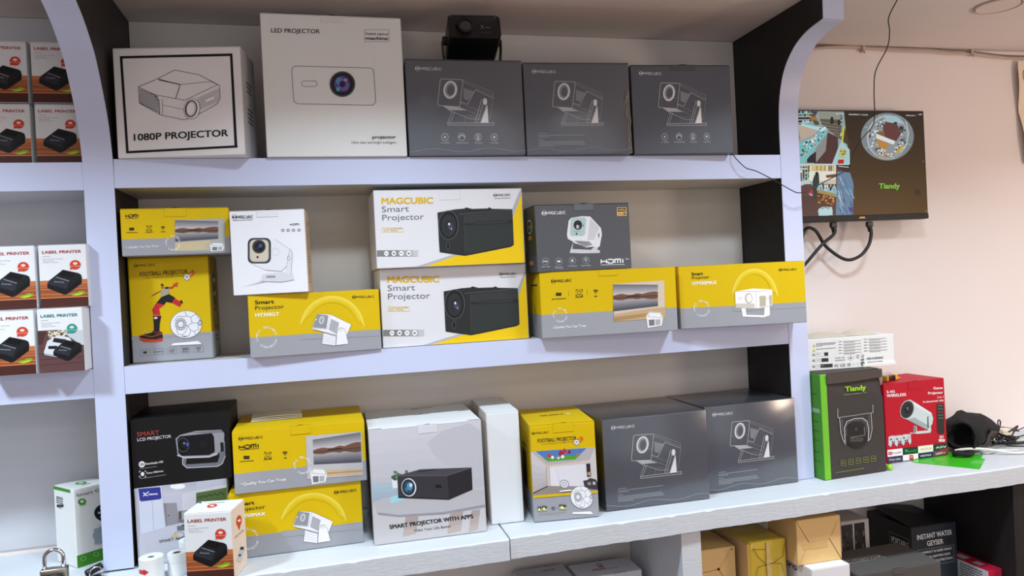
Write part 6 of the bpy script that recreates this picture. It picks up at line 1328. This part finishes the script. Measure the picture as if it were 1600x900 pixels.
for v in bm.verts: v.co = Matrix.Rotation(math.radians(25), 3, 'Z') @ Matrix.Rotation(math.radians(-18), 3, 'Y') @ v.co + Vector((.002, .012, .006))
fin(bm, 'key_head', M_BLACK, ky, smooth=50)
bm = bmesh.new(); sweep(bm, [(.010*math.cos(t)+.006, -.004+.006*math.sin(t), .010+.009*math.sin(t)) for t in [2*math.pi*k_/24 for k_ in range(24)]], .0010, 8, closed=True); fin(bm, 'key_ring', M_CHROME, ky, smooth=True)
for i, (an, L2) in enumerate(((200, .032), (235, .030), (330, .026))):
    t = math.radians(an); d = Vector((math.cos(t), math.sin(t), 0)); s_ = Vector((-d.y, d.x, 0)); bm = bmesh.new()
    out = [(0, -.005), (.006, -.007), (.012, -.004), (.014, -.0026)]+[(.014+(L2-.014)*k_/6, -.0026+(.0012 if k_ % 2 else 0)) for k_ in range(1, 7)]+[(L2+.002, 0), (L2, .0026), (.014, .0026), (.012, .004), (.006, .007), (0, .005)]
    A_ = [bm.verts.new(Vector((.004, -.006, .0008+i*.0022)) + d*u_ + s_*v_) for u_, v_ in out]; B_ = [bm.verts.new(v.co+Vector((0, 0, .0017))) for v in A_]
    bm.faces.new(A_); bm.faces.new(B_)
    for k_ in range(len(A_)): j = (k_+1) % len(A_); bm.faces.new((A_[k_], A_[j], B_[j], B_[k_]))
    fin(bm, 'key', M_CHROME, ky)

# ------------------------------------------------------------------ goods in the base cabinet
LS = -.800                      # inner shelf of the cabinet
box('inner_shelf', .7245, 1.5205, -.085, YB-.007, EZ+LS-.02, EZ+LS, M_COUNTER, base); box('inner_shelf', -.575, .6795, -.085, YB-.007, EZ+LS-.02, EZ+LS, M_COUNTER, base)
KR = (226, 190, 128)
def low(name, label, x, y, W, D, top, col, m=M_KRAFT, bot=LS, ya=0, group=None, seed=1, **k):
    r = thing(name, label, 'box', (x, y, EZ+bot+.0004), math.radians(ya), group)
    H = top-bot-.0004; body(r, W, H, D, col if callable(col) else (lambda n, c: col), m, seed=seed, **k); return r, W, H, D
r, W, H, D = low('kraft_carton', 'brown cardboard carton in the base cabinet against its white divider', .730, -.020, .116, .15, -.600, KR, seed=41)
a = Art((0, 0), (W, 0), (W, H), (0, H)); dk = (96, 66, 40)
a.line([(.0, .052), (.074, .0455)], .0009, dk); a.line([(.074, .0455), (.104, .095)], .0009, dk); a.line([(.078, .042), (.106, .006)], .0008, (196, 156, 100)); a.ell(.074, .0455, .003, .003, (40, 30, 24)); a.rr(.107, .004, .110, .008, .001, (60, 46, 34)); a.build('fold_lines', r, W, H)
r, W, H, D = low('taped_carton', 'cardboard carton bound with glossy yellow tape in the base cabinet', .858, -.050, .094, .16, -.588, lambda n, c: (224, 190, 66) if (n.y < -.5 or n.z > .5) and .008 < c.x < .086 else (222, 190, 140), m=M_GLOSSY, seed=42)
bm = bmesh.new(); cube(bm, .006, W-.003, -.0007, .11, H*.02, H+.0006, .0012); bmesh.ops.subdivide_edges(bm, edges=bm.edges[:], cuts=9, use_grid_fill=True)
for v in bm.verts:
    nn = mn.noise(v.co*55)*.0022+mn.noise(v.co*150)*.0010
    if v.co.y < .0: v.co.y -= abs(nn)
    if v.co.z > H: v.co.z += abs(nn)*.8
fin(bm, 'yellow_tape', mat('yellow_tape', (232, 204, 72), rough=.16, coat=.8, bump=.5, bscale=70, noise=.12, nscale=30), r, smooth=50)
a = Art((0, 0), (W, 0), (W, H), (0, H)); a.p([(.044, .0), (.052, .0), (.053, .05), (.058, .12), (.046, .12), (.043, .05)], (226, 200, 140))
a.line([(.012, .010), (.022, .028), (.042, .050)], .001, (70, 56, 40)); a.line([(.022, .052), (.060, .048), (.084, .036), (.090, .008)], .0009, (80, 60, 40)); a.line([(.060, .048), (.080, .052), (.090, .09)], .0008, (110, 86, 50)); a.line([(.022, .052), (.008, .10)], .0009, (80, 60, 40)); a.line([(.010, .012), (.044, .016)], .0009, (140, 110, 60)); a.line([(.048, .04), (.058, .047), (.056, .039)], .0009, (248, 236, 190)); a.build('tape_creases', r, W, H, off=.0042)
r, W, H, D = low('white_carton', 'white box printed 269pro in the base cabinet under a cardboard carton', .971, -.112, .094, .15, -.6375, (232, 233, 236), m=M_CARD, seed=43)
a = Art((0, 0), (150, 0), (150, 163), (0, 163)); a.txt('269pro', 8, 20, 98, 22, 14, (70, 70, 74), .02); a.build('side_lettering', r, W, H, 'left', D)
r, W, H, D = low('kraft_carton', 'cardboard carton with diagonal flap folds standing on the white 269pro box', .957, -.085, .110, .11, -.540, KR, bot=-.6372, seed=44)
a = Art((1003, 82), (1476, 20), (1488, 490), (1012, 552)); a.line([(1005, 84), (1132, 302)], 5, (70, 48, 30)); a.line([(1132, 302), (1352, 266)], 2.5, (206, 170, 110)); a.line([(1352, 268), (1478, 485)], 5, (70, 48, 30)); a.line([(1440, 90), (1375, 240)], 3, (176, 132, 80)); a.line([(1110, 360), (1030, 530)], 3, (196, 160, 100)); a.p([(1060, 320), (1330, 285), (1330, 360), (1070, 385)], (214, 180, 116)); a.build('fold_lines', r, W, H)
r, W, H, D = low('printed_carton', 'white carton with two dark photographs behind the cardboard cartons', 1.176, .060, .078, .10, -.613, (196, 190, 188), m=M_CARD, ya=-2, seed=45)
a = Art((715, 235), (845, 215), (860, 350), (720, 365)); a.p([(718, 248), (768, 240), (776, 350), (724, 358)], (64, 60, 60)); a.p([(776, 238), (824, 230), (838, 345), (784, 352)], (52, 50, 50))
q = random.Random(9)
for i in range(26): x = 722+q.random()*108; y = 255+q.random()*85; a.p([(x, y), (x+7, y-1), (x+8, y+12), (x+1, y+13)], q.choice([(110, 100, 94), (30, 28, 28), (84, 76, 72)]))
a.line([(772, 240), (780, 352)], 4, (206, 202, 200)); a.build('printed_artwork', r, W, H*.42).location = (0, 0, H*.58)
r, W, H, D = low('grey_carton', 'grey box whose lid reads LED PROJECTOR, lying in the base cabinet', 1.075, -.1215, .215, .128, -.660, (88, 86, 84), m=M_CARD, seed=46)
a = Art((40, 500), (535, 400), (920, 575), (400, 690)); a.line([(192, 560), (450, 508), (518, 532), (262, 590)], 3, (206, 206, 206), True); a.txt('LED PROJECTOR', 228, 580, 482, 530, 16, (230, 230, 230), .02); a.build('lid_lettering', r, W, H, 'top', D)
tab(r, W, H, .42, .55, .012, (92, 86, 82), M_CARD)
r, W, H, D = low('geyser_carton', 'dark blue box reading INSTANT WATER GEYSER with an open top flap', 1.341, .020, .131, .150, -.637, lambda n, c: (30, 42, 52) if n.y < -.5 else (24, 26, 32), m=M_GLOSSY, seed=47, lid=False)
a = Art((650, 305), (1035, 268), (1035, 700), (650, 740)); c = (226, 230, 232)
a.txt('INSTANT WATER', 700, 382, 998, 350, 32, c, .012); a.txt('GEYSER', 782, 422, 920, 408, 32, c, .012); a.line([(700, 448), (1006, 418), (1008, 525), (702, 560)], 2, (150, 156, 160), True)
a.txt('COMPACT & SLEEK BUILD', 722, 474, 988, 446, 14, c, .014); a.txt('COPPER HEATING LEAD', 736, 506, 974, 480, 14, c, .014); a.txt('ION PROTECTION', 790, 530, 992, 508, 14, c, .014); a.line([(930, 652), (990, 645)], 2, c); a.build('printed_artwork', r, W, H)
a = Art((0, 0), (150, 0), (150, 163), (0, 163)); a.txt('PORTABLE', 84, 56, 140, 56, 17, c, .02); a.txt('INSTANT GEYSER', 84, 76, 140, 76, 10, c, .02); a.line([(78, 30), (146, 30), (146, 90), (78, 90)], 1, (150, 156, 160), True); a.build('side_lettering', r, W, H, 'left', D)
poly_slab('top_flap', [(0, .0), (W, .0), (W, .142), (.0, .142)], lambda x, y: H+.0006+.020*min(1, (W-x)/W)*min(1, y/.02)*1.0*(1 if y > 0 else .3), lambda x, y: H+.0016+.020*min(1, (W-x)/W)*min(1, y/.02)*(1 if y > 0 else .3), mat('black_card', (20, 20, 24), rough=.5), r)
r, W, H, D = low('red_carton', 'narrow red and white carton at the right end of the base cabinet', 1.4775, -.061, .0415, .138, -.730, lambda n, c: (206, 206, 208) if n.x < -.5 else (190, 30, 62), m=M_CARD, seed=48)
a = Art((0, 0), (100, 0), (100, 140), (0, 140)); a.rr(20, 30, 70, 62, 1, (180, 190, 200)); a.rr(24, 84, 66, 106, 1, (186, 190, 200)); a.build('lid_lettering', r, W, H, 'top', D)
a = Art((0, 0), (140, 0), (140, 70), (0, 70))
for i in range(9): a.greek(60, 10+i*6, 125, 10+i*6, 3, (90, 90, 96))
a.p([(20, 70), (28, 40), (36, 36), (44, 70)], (90, 40, 44)); a.build('side_lettering', r, W, H, 'left', D)
r, W, H, D = low('grey_topped_carton', 'plain pale carton below the worktop joint, left of two', .382, .020, .118, .125, -.650, (190, 190, 196), m=M_CARD, seed=49)
a = Art((0, 0), (118, 0), (118, 125), (0, 125)); a.txt('UREA', 62, 30, 92, 28, 9, (110, 110, 116), .01); a.build('lid_lettering', r, W, H, 'top', D)
r, W, H, D = low('red_printed_carton', 'pale carton with a small red round emblem below the worktop, right of two', .508, .050, .146, .080, -.650, (204, 204, 210), m=M_CARD, seed=50)
a = Art((735, 210), (1365, 100), (1490, 240), (790, 400)); a.ring(1080, 198, 28, 14, 8, (150, 40, 84)); a.rr(1064, 214, 1126, 226, 3, (150, 60, 90)); a.greek(980, 274, 1130, 246, 12, (160, 60, 90)); a.greek(1130, 246, 1262, 226, 6, (110, 110, 120)); a.build('lid_lettering', r, W, H, 'top', D)
tab(r, W, H, .55, .75, .012, (196, 196, 202), M_CARD)
